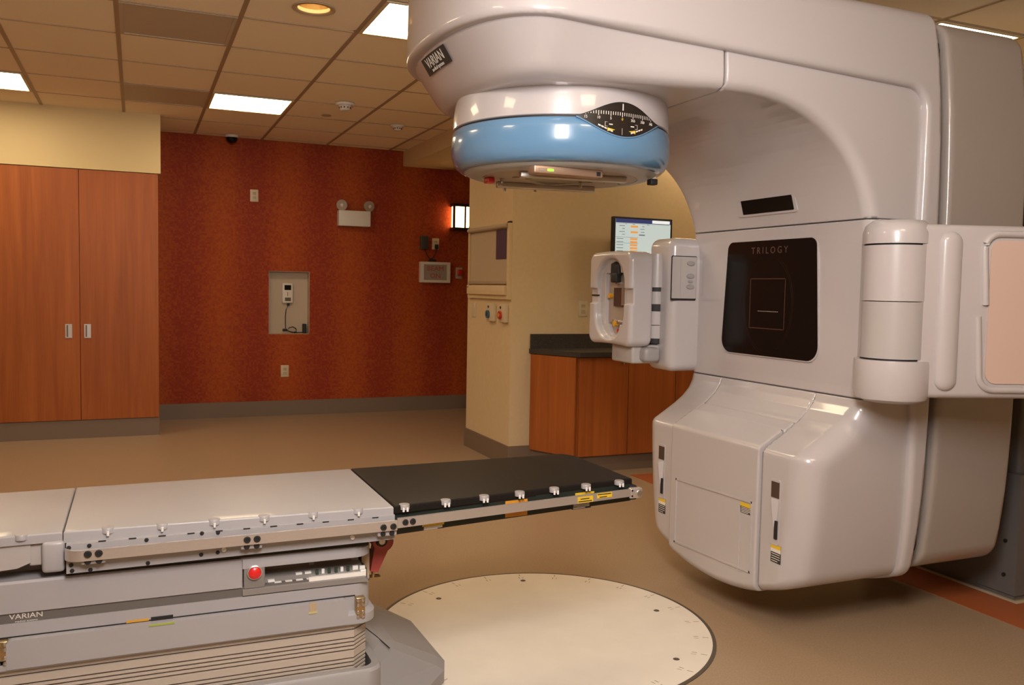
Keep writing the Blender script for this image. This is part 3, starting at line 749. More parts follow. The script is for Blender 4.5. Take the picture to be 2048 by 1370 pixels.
MB().rbox(.682, .712, .722, .798, 1.385, 1.445, r=.008).rbox(.676, .706, .73, .785, 1.35, 1.395, r=.006).build('tube_part', RUB, ip)
box('beam_window', mat('beam_window', (.06, .04, .03), .3), ip, .698, .711, .70, .785, 1.235, 1.325)
box('bracket_plate', STEEL, ip, .697, .711, .695, .71, 1.24, 1.325)
MB().cyl((.690, .82, 1.285), (.711, .82, 1.285), .012).build('amber_fitting', AMBER, ip); MB().cyl((.690, .765, 1.15), (.711, .765, 1.15), .014).build('amber_fitting', AMBER, ip)
mb = MB()
for (yy, zz) in ((.80, 1.155), (.78, 1.163), (.74, 1.16), (.72, 1.15), (.77, 1.35), (.745, 1.348)): mb.cyl((.694, yy, zz), (.711, yy, zz), .007)
mb.build('screws', STEEL, ip); MB().cyl((.700, .79, 1.165), (.700, .68, 1.160), .004).build('wire', STEEL, ip)
box('red_wire', RED, ip, .700, .711, .735, .75, 1.11, 1.125)
box('alignment_slot', RUB, sbx, .6695, .674, .885, .958, 1.282, 1.29)
jt = MB().lathe([(.075, 1.49), (.078, 1.33)], .865, .66, 32, cap=True).build('arm_joint', PAINT_D, linac)
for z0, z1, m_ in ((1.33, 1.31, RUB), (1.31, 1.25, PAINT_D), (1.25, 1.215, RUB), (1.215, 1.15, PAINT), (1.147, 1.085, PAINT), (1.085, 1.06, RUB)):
    MB().lathe([(.07, z0), (.07, z1)], .865, .66, 32, cap=True).build('joint_ring', m_, jt)
rbox('joint_bracket', PAINT_D, jt, .70, .90, .60, .80, .965, 1.055, r=.012)
rbox('joint_bracket', PAINT_G, jt, .74, .83, .55, .68, .975, 1.045, r=.02)

# ================================================================== TURNTABLE
tt = MB().lathe([(.001, .004), (.640, .004), (.640, .0005), (.001, .0005)], -.02, .012, 128).build('turntable_plate', PLATE)
tag(tt, 'large round cream turntable plate set in the floor under treatment head', 'turntable')
MB().lathe([(.640, .0005), (.640, .003), (.654, .003), (.654, .0005)], -.02, .012, 128).build('edge_ring', RING, tt)
mk = MB()
for k in range(72):
    a = 2*PI*k/72
    if k % 3: continue
    M = Matrix.Translation((-.02, .012, .0042)) @ Matrix.Rotation(a, 4, 'Z')
    mk.add([M @ Vector(p) for p in ((.605, -.002, 0), (.628, -.002, 0), (.628, .002, 0), (.605, .002, 0))], [(0, 1, 2, 3)])
    mk.add([M @ Vector(p) for p in ((.572, -.012, 0), (.590, -.012, 0), (.590, -.009, 0), (.572, -.009, 0))], [(0, 1, 2, 3)])
    mk.add([M @ Vector(p) for p in ((.572, .004, 0), (.590, .004, 0), (.590, .008, 0), (.572, .008, 0))], [(0, 1, 2, 3)])
mk.build('degree_marks', mat('mark_grey', (.36, .29, .21), .5), tt)
mk = MB()
for (x, y) in ((.126, .535), (.492, .01), (-.3, .45), (.3, -.42)): mk.lathe([(.001, .0052), (.010, .0052), (.012, .004)], x, y, 16)
mk.build('screw_heads', RING, tt)

# ================================================================== TREATMENT COUCH
couch = thing('treatment_couch', 'long grey treatment couch with black carbon end and side rails', 'treatment couch', (-1.4, -.05, 0))
# base shroud
bot = [(-2.9, .48), (-.80, .48), (-.60, .36), (-.515, .14), (-.51, -.24), (-.535, -.31), (-.84, -.66), (-2.9, -.66)]
rim = bot
mid = [(-2.9, .46), (-.82, .46), (-.625, .34), (-.545, .12), (-.535, -.23), (-.56, -.30), (-.85, -.635), (-2.9, -.635)]
top = [(-2.9, .36), (-.86, .36), (-.74, .27), (-.69, .10), (-.68, -.22), (-.70, -.28), (-.90, -.56), (-2.9, -.56)]
mb = MB(); mb.loft([[(*p, .012) for p in rim], [(*p, .05) for p in rim], [(*p, .066) for p in mid], [(*p, .135) for p in top], [(p[0]-.05, p[1]*.96, .15) for p in top]], sm=False)
cbase = mb.build('base_shroud', COUCH_B, couch)
MB().tube([(-.757, -.09, .1505), (-.735, -.20, .1500), (-.718, -.30, .1475)], .0018, 6).build('shroud_slit', RUB, cbase)
mb = MB()
co = rrect(-2.9, -.800, -.545, .48, .05, 5); ci = rrect(-2.88, -.826, -.520, .46, .035, 5)
mb.loft([[(*p, .10) for p in co], [(*p, .192) for p in co], [(p[0], p[1]*.997, .20) for p in rrect(-2.895, -.805, -.54, .475, .05, 5)], [(*p, .20) for p in ci], [(*p, .14) for p in ci]], cap=False)
mb.build('base_collar', COUCH_B, couch)
# bellows
def chrect(x0, x1, y0, y1, c): return [(x1, y1-c), (x1-c, y1), (x0+c, y1), (x0, y1-c), (x0, y0+c), (x0+c, y0), (x1-c, y0), (x1, y0+c)]
mb = MB(); rings = []
nf = 12; zb = .155; zt_ = .335; hs = [(.011 if k not in (6, 10, 11) else .024) for k in range(nf)]; sc = (zt_-zb)/sum(hs); z = zb
for k in range(nf):
    hk = hs[k]*sc
    o = chrect(-2.85, -.838, -.508, .45, .045); i_ = chrect(-2.85, -.850, -.496, .44, .045)
    rings += [[(*p, z+.001) for p in i_], [(*p, z+.003) for p in o], [(*p, z+hk-.003) for p in o], [(*p, z+hk-.001) for p in i_]]; z += hk
mb.loft(rings, sm=False); mb.build('bellows', BELL, couch)
box('bellows_core', RUB, couch, -2.8, -.87, -.47, .42, .1, .36)
# skirt panel and body
def rr_body(x1, y0, y1, r): return rrect(-2.9, x1, y0, y1, [r, .01, .01, r], 8)
mb = MB(); a = rr_body(-.815, -.525, .47, .06); b = rr_body(-.825, -.515, .46, .055)
mb.loft([[(*p, .325) for p in b], [(*p, .332) for p in a], [(*p, .358) for p in a], [(*p, .365) for p in b]]); mb.build('skirt_rim', COUCH, couch)
mb = MB(); a = rr_body(-.828, -.505, .45, .055)
mb.loft([[(*p, .355) for p in a], [(*p, .4435) for p in a]]); body_lo = mb.build('lower_body', COUCH, couch)
mb = MB(); c_ = rrect(-1.765, -.905, .334, .4085, [.012, .012, .004, .004], 4)
M = Matrix(((1, 0, 0, 0), (0, 0, 1, 0), (0, 1, 0, 0), (0, 0, 0, 1)))
mb.prism(c_, -.527, -.50, M=M); skirt = mb.build('drop_panel', COUCH, couch)
mb = MB(); mb.prism(rrect(-2.9, -1.79, .334, .4085, [.012, .012, .004, .004], 4), -.527, -.50, M=M); mb.build('drop_panel', COUCH, couch)
box('panel_shadow_gap', RUB, body_lo, -2.5, -.88, -.5065, -.505, .4085, .4115)
box('panel_catch', mat('catch_tan', (.45, .34, .22), .4), skirt, -1.016, -.996, -.5285, -.52, .386, .4100)
box('panel_catch_base', mat('catch_yellow', (.52, .48, .22), .4), skirt, -1.018, -.994, -.5290, -.52, .380, .386)
box('indicator_slot', RUB, body_lo, -1.43, -1.375, -.509, -.504, .404, .418)
box('indicator_slot', AMBER, body_lo, -1.49, -1.435, -.509, -.504, .411, .416)
box('indicator_glow', mat('slot_green', (.35, .42, .08), .4), skirt, -1.435, -1.372, -.5285, -.52, .401, .406)
for xh in (-.868, -1.775):
    h_ = rbox('hinge', BRASS, couch, xh-.014, xh+.014, -.525, -.50, .345, .408, r=.003)
    mb = MB()
    for zz in (.352, .365, .387, .400):
        for q in (-.007, .007): mb.lathe([(.0005, .005), (.004, .004), (.0055, 0)], n=10, M=Matrix(((1, 0, 0, xh+q), (0, 0, -1, -.525), (0, 1, 0, zz), (0, 0, 0, 1))))
    mb.build('hinge_screws', STEEL, h_)
# dark stripe and upper body
mb = MB(); a = rr_body(-.832, -.5005, .446, .055); mb.loft([[(*p, .4435) for p in a], [(*p, .470) for p in a]]); stripe = mb.build('dark_stripe', COUCH_D, couch)
fnc = frame_fn((-1.722, -.5015, .4592), (1, 0, 0), (0, 0, 1))
text('brand_lettering', 'VARIAN', .0185, fnc, WLAB, stripe, 1.15)
text('brand_lettering', 'medical systems', .0065, frame_fn((-1.722, -.5015, .4470), (1, 0, 0), (0, 0, 1)), WLAB, stripe, 1.2)
XRc = -1.195   # where the control recess starts
mb = MB(); mb.loft([[(p[0], p[1], .470) for p in rrect(-2.9, XRc, -.505, .45, .004, 3)], [(p[0], p[1], .545) for p in rrect(-2.9, XRc, -.505, .45, .004, 3)], [(p[0], p[1]*.99, .551) for p in rrect(-2.9, XRc, -.505, .45, .004, 3)]], sm=False)
ub = mb.build('upper_body', COUCH, couch)
mb = MB(); a = rr_body(-.828, -.505, .45, .055); a2 = [(max(p[0], XRc), p[1]) for p in a]
mb.loft([[(*p, .522) for p in a2], [(*p, .547) for p in a2], [(p[0]-.004, p[1]*.99, .553) for p in a2]]); mb.build('upper_lip', COUCH, couch)
mb = MB(); c2 = [(max(p[0], XRc), p[1]) for p in rr_body(-.845, -.43, .45, .04)]
mb.loft([[(*p, .470) for p in c2], [(*p, .523) for p in c2]]); rec = mb.build('control_recess', mat('recess_grey', (.30, .275, .26), .5), couch)
for x0_, x1_ in ((-1.125, -1.00), (-.985, -.875)):
    box('recess_panel', mat('recess_brown', (.16, .11, .09), .5), rec, x0_, x1_, -.432, -.4295, .486, .522)
mb = MB()
for x_ in (-1.10, -1.06, -1.02, -.97, -.92, -.885): mb.box(x_-.003, x_+.003, -.4335, -.4315, .485, .489)
mb.build('recess_lamps', mat('amber_lamp', (.5, .16, .07), .4), rec)
mb = MB(); mb.add([(XRc, -.507, .447), (-.84, -.507, .447), (-.84, -.43, .447), (XRc, -.43, .447), (XRc, -.507, .462), (-.85, -.507, .462), (-.85, -.43, .490), (XRc, -.43, .490)],
    [(0, 1, 2, 3), (0, 4, 5, 1), (4, 7, 6, 5), (3, 2, 6, 7), (0, 3, 7, 4), (1, 5, 6, 2)])
shelf = mb.build('control_shelf', mat('shelf_grey', (.24, .22, .205), .45), couch)
bt = rbox('button_block', mat('block_grey', (.23, .21, .195), .5), couch, -1.192, -1.135, -.504, -.43, .464, .535, r=.003)
Mb = Matrix(((1, 0, 0, -1.163), (0, 0, -1, -.504), (0, 1, 0, .510), (0, 0, 0, 1)))
MB().lathe([(.0205, 0), (.0205, .006), (.0175, .008), (.0165, .006)], n=32, M=Mb).build('button_ring', ALU, bt)
MB().lathe([(.0005, .016), (.012, .015), (.0165, .011), (.0168, .002)], n=32, M=Mb).build('emergency_button', REDB, bt)
def shelf_z(y): return .462+(y+.507)*(.028/.077)
def key(x, y, wx, wy, hh, m, nm='key'):
    mb = MB(); z = shelf_z(y); mb.box(x-wx/2, x+wx/2, y-wy/2, y+wy/2, z-.004, z+hh); return mb.build(nm, m, shelf)
for k in range(5): key(-1.098+k*.030, -.492, .019, .011, .004, WKEY)
key(-1.115, -.480, .018, .010, .004, WKEY)
for k in range(2): key(-1.035+k*.026, -.462, .018, .010, .004, WKEY)
hb = MB(); hb.rbox(-1.005, -.875, -.500, -.445, .464, .4745, r=.003); hb.build('keypad_block', mat('keypad_grey', (.33, .31, .29), .45), shelf)
key(-.93, -.497, .165, .008, .010, WKEY, 'white_bar')
for x_ in (-.985, -.95, -.93, -.895): key(x_, -.476, .008, .008, .016, mat('dark_switch', (.03, .05, .035), .3), 'switch')
for x_ in (-.967, -.912): key(x_, -.470, .008, .006, .012, WKEY, 'switch')
for x_, y_ in ((-.872, -.468), (-.852, -.472), (-.853, -.488)): key(x_, y_, .016, .008, .010, WKEY)
# carriage under the table top
rbox('carriage', PAINT_G, couch, -2.3, -.86, -.42, .0, .535, .60, r=.006)
box('shadow_gap', RUB, couch, -1.63, -.84, -.500, .02, .5535, .566)
# tabletop: grey section
def slab(pts_top, z0, z1, r=.005):
    n_ = len(pts_top); cx = sum(p[0] for p in pts_top)/n_; cy = sum(p[1] for p in pts_top)/n_
    ins = lambda d: [(p[0]-d*(1 if p[0] > cx else -1), p[1]-d*(1 if p[1] > cy else -1)) for p in pts_top]
    mb = MB(); rings = [[(*p, z0) for p in pts_top], [(*p, z1-r) for p in pts_top]]
    for q in range(1, 5):
        t_ = q/4*PI/2; rings.append([(*p, z1-r+r*math.sin(t_)) for p in ins(r*(1-math.cos(t_)))])
    mb.loft(rings); return mb
NY0, NY1 = -.510, -.532     # near edge at tail / at black joint
FY0, FY1 = .014, .032
tp_ = slab([(-.775, FY1), (-1.635, FY0), (-1.635, NY0), (-.775, NY1)], .640, .670).build('table_panel', COUCH, couch)
ml = MB(); ml.add([(-1.628, NY0-.022, .566), (-.772, NY1-.004, .574), (-.772, FY1, .574), (-1.628, FY0, .566), (-1.628, NY0-.022, .641), (-.772, NY1-.004, .646), (-.772, FY1, .646), (-1.628, FY0, .641)],
    [(0, 1, 2, 3), (4, 7, 6, 5), (0, 4, 5, 1), (1, 5, 6, 2), (2, 6, 7, 3), (3, 7, 4, 0)])
side = ml.build('side_frame', COUCH, couch)
def sf(x): return NY0-.0225+(NY1-NY0+.018)*(x+1.628)/.856
fnS = lambda x, z: (x, sf(x), z)
for (x, z) in ((-1.622, .633), (-1.575, .634), (-1.617, .588), (-1.615, .573), (-1.573, .571), (-1.44, .636), (-1.437, .574), (-1.303, .641), (-1.262, .639), (-1.264, .603), (-1.263, .585), (-1.305, .583), (-.897, .607)):
    MB().lathe([(.0005, .003), (.0045, .0025), (.0055, 0)], n=12, M=Matrix(((1, 0, 0, x), (0, 0, -1, sf(x)), (0, 1, 0, z), (0, 0, 0, 1)))).build('frame_screw', RUB, side)
mb = MB()
for k in range(11):
    x = -1.545+k*.0715; mb.box(x-.009, x+.009, sf(x)-.0012, sf(x)+.002, .642, .6445)
mb.build('slots', RUB, side)
mb = MB()
for (x, z) in ((-1.247, .592), (-.897, .592)): mb.cyl((x, sf(x)+.002, z), (x, sf(x)-.006, z), .006)
mb.build('clear_pins', CLEAR, side)
# index notches with pins on the grey panel
def notch(parent, x, y, m, pins):
    o = MB(); o.lathe([(.0005, .6712), (.015, .6712), (.0165, .669), (.0165, .657), (.0005, .657)], x, y+.010, 20); n_ = o.build('index_notch', m, parent)
    p = MB()
    for q in pins: p.cyl((x+q, y-.006, .664), (x+q, y-.006, .652), .0035, 10)
    p.build('index_pin', CLEAR, n_)
def ney(x): return NY0+(NY1-NY0)*(x+1.635)/.86
for k, x in enumerate((-1.532, -1.401, -1.27, -1.139, -1.006, -.878)): notch(tp_, x, ney(x), COUCH, (0,))
# tail section
tail = slab([(-1.6375, .012), (-2.75, -.01), (-2.75, -.53), (-1.6375, -.510)], .645, .670).build('tail_panel', COUCH, couch)
notch(tail, -1.73, -.512, COUCH, ())
rbox('tail_block', COUCH, tail, -1.685, -1.632, -.518, -.05, .567, .648, r=.010)
rbox('tail_block', PAINT_D, tail, -1.715, -1.68, -.500, -.05, .585, .648, r=.006)
mb = MB(); cp = [(-1.71, .648), (-1.71, .596), (-1.74, .584), (-1.80, .580), (-1.90, .592), (-2.05, .62), (-2.3, .64), (-2.3, .648)]
mb.prism(cp, -.505, -.05, M=M); mb.build('tail_cover', PAINT_D, tail)
# black carbon section
BN = lambda x: -.530+(.530-.442)*(x+.772)/.867
BF = lambda x: .032+(.056-.032)*(x+.772)/.867
blk = slab([(.065, BF(.065)), (-.772, BF(-.772)), (-.772, BN(-.772)), (.095, BN(.095)+.02), (.095, BF(.065)-.05)][::1], .648, .671, .006)
blk.v = [tuple(v) for v in blk.v]; blko = blk.build('carbon_panel', BLACK, couch)
ml = MB(); q0, q1 = -.770, .085
ml.add([(q0, BN(q0)+.010, .582), (q1, BN(q1)+.012, .596), (q1, BF(q1)-.02, .596), (q0, BF(q0)-.02, .582), (q0, BN(q0)+.010, .650), (q1, BN(q1)+.012, .652), (q1, BF(q1)-.02, .652), (q0, BF(q0)-.02, .650)],
    [(0, 1, 2, 3), (4, 7, 6, 5), (0, 4, 5, 1), (1, 5, 6, 2), (2, 6, 7, 3), (3, 7, 4, 0)])
bfr = ml.build('carbon_frame', DARKG, couch)
for x in (-.739, -.606, -.476, -.35, -.222, -.099, .035): notch(blko, x, BN(x)-.001, PAINT_G, (-.006, .006))
def bnf(x, z, w_=1):    # frame for labels on the near face of the black frame
    d = Vector((1, (BN(q1)-BN(q0))/(q1-q0), 0)).normalized(); return frame_fn((x, BN(x)+.0105, z), d, (0, 0, 1))
warning_label(bfr, bnf(-.645, .597), .072, .026, YEL, .55)
warning_label(bfr, bnf(-.115, .603), .075, .026, BLAB, .2)
plate('orange_label', ORL, bfr, bnf(-.36, .618), -.04, .04, -.026, .026, 0, .001)
plate('yellow_label', YEL, bfr, bnf(-.10, .638), -.04, .035, -.012, .006, 0, .001)
# rails
def rail(name, x0, x1, yf, z0f, z1f, th, parent):
    n_ = 2; rings = []
    for x in (x0, x1): rings.append([(x, yf(x), z0f(x)), (x, yf(x)-th, z0f(x)), (x, yf(x)-th, z1f(x)), (x, yf(x), z1f(x))])
    mb = MB().loft(rings, sm=False); return mb.build(name, ALU, parent)
ry = lambda x: sf(x)-.024
gr = rail('side_rail', -1.592, -.773, ry, lambda x: .6035+.006*(x+1.6)/.83, lambda x: .6315+.006*(x+1.6)/.83, .008, couch)
mb = MB(); pr = []
for k in range(9):
    t_ = PI/2*k/8; pr.append((-1.592-.032*math.sin(t_), ry(-1.592)+.030-.030*math.cos(t_)))
rings = [[(x, y+.000, .6035), (x, y-.008*max(0, math.cos(PI/2*i/8)), .6035) if 0 else (x-.008*math.sin(PI/2*i/8), y-.008*math.cos(PI/2*i/8), .6035), (x-.008*math.sin(PI/2*i/8), y-.008*math.cos(PI/2*i/8), .6315), (x, y, .6315)] for i, (x, y) in enumerate(pr)]
mb.loft(rings); mb.build('rail_bend', ALU, gr)
def bolts(parent, xs, yf, z):
    for x in xs:
        MB().lathe([(.0005, .002), (.0035, .002), (.0038, .004), (.0085, .004), (.0095, 0)], n=20, M=Matrix(((1, 0, 0, x), (0, 0, -1, yf(x)-.008), (0, 1, 0, z), (0, 0, 0, 1)))).build('rail_bolt', RUB, parent)
bolts(gr, (-1.577, -1.552, -1.190, -1.164, -.814, -.785), ry, .621)
for x in (-1.565, -1.177, -.80):
    mm = rbox('rail_bracket', COUCH, gr, x-.028, x+.028, ry(x)+.0005, sf(x)+.002, .592, .612, r=.003)
    mb = MB()
    for q in (-.013, .013): mb.lathe([(.0005, .003), (.007, .003), (.008, 0)], n=16, M=Matrix(((1, 0, 0, x+q), (0, 0, -1, ry(x)+.0005), (0, 1, 0, .5995), (0, 0, 0, 1))))
    mb.build('bracket_bolts', RUB, mm)
by = lambda x: BN(x)-.018
br = rail('side_rail', -.768, .085, by, lambda x: .611+.010*(x+.77)/.85, lambda x: .640+.006*(x+.77)/.85, .008, couch)
bolts(br, (-.745, -.722), by, .626)
mb = MB()
for x in (-.73, -.36, .04): mb.box(x-.02, x+.02, by(x), BN(x)+.012, .616, .632)
mb.build('rail_standoffs', DARKG, br)
e = rbox('rail_end', ALU, br, .060, .108, by(.08)-.011, by(.08)+.012, .613, .648, r=.006)
MB().lathe([(.0005, .006), (.010, .006), (.011, 0)], n=20, M=Matrix(((1, 0, 0, .094), (0, 0, -1, by(.08)-.011), (0, 1, 0, .631), (0, 0, 0, 1)))).build('end_knob', STEEL, e)
mb = MB()
for z in (.622, .641): mb.box(.064, .070, by(.08)-.0125, by(.08)-.011, z-.003, z+.003)
mb.build('end_screws', RUB, e)
d = Vector((1, .1015, 0)).normalized(); rf = lambda x, z: frame_fn((x, by(x)-.0085, z), d, (0, 0, 1))
plate('yellow_label', YEL, br, rf(-.12, .630), -.03, .03, -.010, .010, 0, .0006)
plate('yellow_label', YEL, br, rf(-.045, .634), -.03, .03, -.006, .011, 0, .0006)
bars('label_print', BLAB, br, rf(-.085, .632), [(-.063, -.01, -.009, -.006), (.012, .066, .007, .010), (.02, .05, -.002, .001), (-.055, -.02, -.001, .002)], .0006, .001)
rbox('end_fitting', RUB, bfr, .075, .105, BN(.09)+.0, BF(.09)-.06, .60, .650, r=.006)
# far rails (same couch, other side)
rail('side_rail', -.768, .06, lambda x: BF(x)+.030, lambda x: .612, lambda x: .640, .008, couch)
rail('side_rail', -1.60, -.775, lambda x: FY0+.042+.02*(x+1.6)/.83, lambda x: .604, lambda x: .632, .008, couch)
mb = MB()
for x in (-1.5, -1.15, -.82): mb.box(x-.02, x+.02, FY0-.01, FY0+.045, .61, .626)
for x in (-.70, -.36, 0): mb.box(x-.02, x+.02, BF(x)-.03, BF(x)+.026, .616, .632)
mb.build('far_rail_standoffs', DARKG, couch)
# red brake lever at the end of the pedestal
lv = box('lever_plate', mat('lever_plate', (.55, .40, .26), .4), couch, -.836, -.812, -.40, -.335, .41, .556)
mb = MB(); mb.cyl((-.770, -.405, .530), (-.770, -.345, .530), .032, 24); mb.build('lever_pivot', REDL, lv)
MB().lathe([(.0005, .006), (.010, .006), (.010, .008), (.016, .008), (.018, 0)], n=24, M=Matrix(((1, 0, 0, -.776), (0, 0, -1, -.405), (0, 1, 0, .533), (0, 0, 0, 1)))).build('pivot_cap', RUB, lv)
MB().lathe([(.0005, .009), (.0095, .009), (.0098, .006)], n=24, M=Matrix(((1, 0, 0, -.776), (0, 0, -1, -.405), (0, 1, 0, .533), (0, 0, 0, 1)))).build('pivot_bolt', STEEL, lv)
mb = MB(); mb.add([(-.795, -.40, .522), (-.752, -.40, .505), (-.785, -.40, .435), (-.808, -.40, .440), (-.795, -.36, .522), (-.752, -.36, .505), (-.785, -.36, .435), (-.808, -.36, .440)],
    [(0, 1, 2, 3), (7, 6, 5, 4), (0, 4, 5, 1), (1, 5, 6, 2), (2, 6, 7, 3), (3, 7, 4, 0)]); mb.build('brake_lever', REDL, lv)
mb = MB(); mb.cyl((-.796, -.385, .442), (-.796, -.385, .420), .006); mb.box(-.836, -.775, -.40, -.37, .412, .420); mb.build('lever_stop', BRASS, lv)
box('lever_plate_bolt', RUB, lv, -.8115, -.806, -.395, -.385, .49, .508)

# ================================================================== FURNITURE AND WALL THINGS
# wardrobe cabinets
cab = thing('wardrobe_cabinet', 'tall cherry wood built-in cabinet with two flush doors', 'cabinet', (-1.88, 5.4, 0))
box('body', WOOD, cab, -2.56, -1.285, 5.075, YF-.001, .15, 2.222)
for x0_, x1_, hx in ((-2.555, -1.890, -1.973), (-1.886, -1.288, -1.833)):
    dr_ = MB().rbox(x0_, x1_, 5.055, 5.0745, .155, 2.217, r=.0015, seg=1).build('door', WOOD, cab)
    h_ = MB()
    for (p, q, r_, s_) in ((hx-.025, hx+.025, .838, .846), (hx-.025, hx+.025, .944, .952), (hx-.025, hx-.016, .846, .944), (hx+.016, hx+.025, .846, .944)): h_.box(p, q, 5.049, 5.056, r_, s_)
    ho = h_.build('pull_handle', STEEL, dr_)
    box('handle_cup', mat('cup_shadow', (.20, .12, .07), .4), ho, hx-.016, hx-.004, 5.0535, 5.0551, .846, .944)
    box('handle_cup', STEEL, ho, hx-.004, hx+.016, 5.052, 5.0551, .846, .944)
box('plinth', BASEB, cab, -2.56, -1.285, 5.065, YF-.001, 0, .15)
cab2 = thing('wardrobe_cabinet', 'tall cherry wood built-in cabinet reaching to the side wall', 'cabinet', (-3.3, 5.4, 0))
box('body', WOOD, cab2, XL+.001, -2.562, 5.075, YF-.001, .15, 2.222)
for x0_, x1_ in ((-3.06, -2.566), (-3.67, -3.064), (XL+.003, -3.674)):
    MB().rbox(x0_, x1_, 5.055, 5.0745, .155, 2.217, r=.0015, seg=1).build('door', WOOD, cab2)
box('plinth', BASEB, cab2, XL+.001, -2.562, 5.065, YF-.001, 0, .15)

# base cabinet with angled end, counter top and splash
bc = thing('base_cabinet', 'low cherry wood base cabinet with an angled end under dark counter', 'cabinet', (2.0, 2.7, 0))
def plan_prism(name, m, parent, pts, z0, z1): return MB().prism(pts, z0, z1).build(name, m, parent)
plan_prism('body', WOOD, bc, [(1.22, 2.899), (1.225, 2.88), (1.41, 2.50), (3.0, 2.50), (3.0, 2.899)], .12, .838)
for (p, q) in (((1.222, 2.88), (1.402, 2.498)),):
    d = Vector((q[0]-p[0], q[1]-p[1], 0)); L = d.length; d.normalize(); n_ = Vector((d.y, -d.x, 0))
    fnp = lambda a, b, c, p=p, d=d, n_=n_: Vector((p[0], p[1], 0))+d*a+n_*c+Vector((0, 0, b))
    plate('end_panel', WOOD, bc, fnp, .006, L-.004, .125, .832, 0.0, .016)
for x0_, x1_ in ((1.412, 1.812), (1.816, 2.216), (2.22, 2.62), (2.624, 2.99)):
    dr_ = MB().rbox(x0_, x1_, 2.482, 2.4995, .125, .832, r=.0015, seg=1).build('door', WOOD, bc)
    MB().cyl((x1_-.05, 2.482, .79), (x1_-.05, 2.466, .79), .008).build('knob', BRASS, dr_)
plan_prism('plinth', BASEB, bc, [(1.24, 2.89), (1.43, 2.535), (3.0, 2.535), (3.0, 2.899), (1.24, 2.899)], 0, .12)
ctp = plan_prism('counter_top', COUNTER, None, [(1.205, 2.899), (1.205, 2.875), (1.40, 2.455), (3.02, 2.455), (3.02, 2.899)], .838, .872)
tag(ctp, 'dark speckled counter top with upstand above wood base cabinet', 'counter top')
box('upstand', COUNTER, ctp, 1.212, 3.02, 2.88, 2.899, .872, .98)
# monitor on an arm from the partition
mo = thing('monitor', 'flat computer monitor showing a blue and orange table', 'monitor', (1.94, 2.6, 1.44))
MB().rbox(1.690, 2.190, 2.545, 2.585, 1.44, 1.845, r=.006).build('casing', RUB, mo)
ms = box('screen', SCR, mo, 1.708, 2.172, 2.5435, 2.5455, 1.475, 1.830)
fs_ = frame_fn((1.708, 2.5432, 1.830), (1, 0, 0), (0, 0, 1))
bars('screen_header', SCRN, ms, fs_, [(0, .464, -.028, 0), (0, .19, -.1320, -.1305), (0, .19, -.1745, -.173), (0, .45, -.0325, -.031)], 0, .0004)
bars('screen_box', SCRW, ms, fs_, [(.305, .455, -.024, -.002)], .0004, .0007)
bars('screen_cells', SCRO, ms, fs_, [(.125, .185, -.060, -.046), (.125, .185, -.101, -.087)]+[(.122, .182, -.150-.022*k, -.136-.022*k) for k in range(8)], 0, .0005)
rows_ = [(.03, .075, -.052, -.048), (.055, .075, -.072, -.068), (.03, .075, -.094, -.090), (.055, .075, -.114, -.110), (.22, .24, -.052, -.048), (.205, .24, -.072, -.068), (.21, .24, -.094, -.090), (.195, .245, -.116, -.108), (.08, .09, -.038, -.035), (.14, .16, -.038, -.035), (.26, .28, -.038, -.035)]
rows_ += [(.01, .065, -.145-.022*k, -.141-.022*k) for k in range(8)]
bars('screen_print', SCRT, ms, fs_, rows_, 0, .0005)
mb = MB(); mb.rbox(1.90, 1.98, 2.58, 2.62, 1.58, 1.70, r=.006); mb.rbox(1.92, 1.96, 2.61, 2.88, 1.62, 1.66, r=.006); mb.rbox(1.88, 2.0, 2.88, 2.8995, 1.56, 1.72, r=.004); mb.build('wall_arm', RUB, mo)

# wall outlet plates
def outlet(x, z, y, label, group=None, n=(0, -1, 0)):
    t = thing('wall_outlet', label, 'outlet', (x, y, z))
    rbox('cover_plate', IVORY, t, x-.039, x+.039, y-.006, y, z-.059, z+.059, r=.002)
    for zz in (-.021, .021):
        o = rbox('socket', mat('socket_ivory', (.50, .41, .27), .4), t, x-.017, x+.017, y-.0085, y-.006, z+zz-.014, z+zz+.014, r=.002)
        mb = MB()
        for q in (-.006, .006): mb.box(x+q-.001, x+q+.001, y-.0092, y-.0085, z+zz-.001, z+zz+.007)
        mb.build('pin_slots', BLAB, o)
    return t
outlet(-.397, 2.170, YF, 'ivory double outlet high on red wall near bulkhead')
outlet(-.100, .446, YF, 'ivory double outlet low on red wall below the niche')
o3 = outlet(1.464, 1.770, YF, 'ivory outlet with black plug above the framed sign')
rbox('plug', RUB, o3, 1.452, 1.487, YF-.035, YF-.008, 1.715, 1.765, r=.004)
outlet(1.647, 1.170, 2.9, 'ivory outlet on cream wall above the counter')
# niche device
dv = thing('wall_phone_unit', 'small white wall unit with display and cable in the niche', 'device', (-.063, YF+.09, 1.12))
ny = YF+.10
rbox('case', WHITE, dv, -.118, -.008, ny-.035, ny, 1.122, 1.325, r=.012)
box('display', GLOSSB, dv, -.095, -.030, ny-.0365, ny-.035, 1.255, 1.305)
box('keypad', mat('keypad_olive', (.10, .085, .05), .5), dv, -.090, -.032, ny-.0365, ny-.035, 1.145, 1.180)
box('red_mark', REDT, dv, -.066, -.060, ny-.0362, ny-.035, 1.195, 1.235)
mb = MB(); mb.rbox(-.068, -.042, ny-.03, ny-.008, 1.100, 1.124, r=.004)
mb.tube([(-.058, ny-.015, 1.10), (-.075, ny-.014, 1.06), (-.082, ny-.014, .99), (-.082, ny-.015, .91), (-.080, ny-.02, .87)], .004); mb.build('cable', RUB, dv)
ad = thing('power_adapter', 'black power adapter with coiled lead lying in the niche', 'adapter', (.0, YF+.05, nz0+.004))
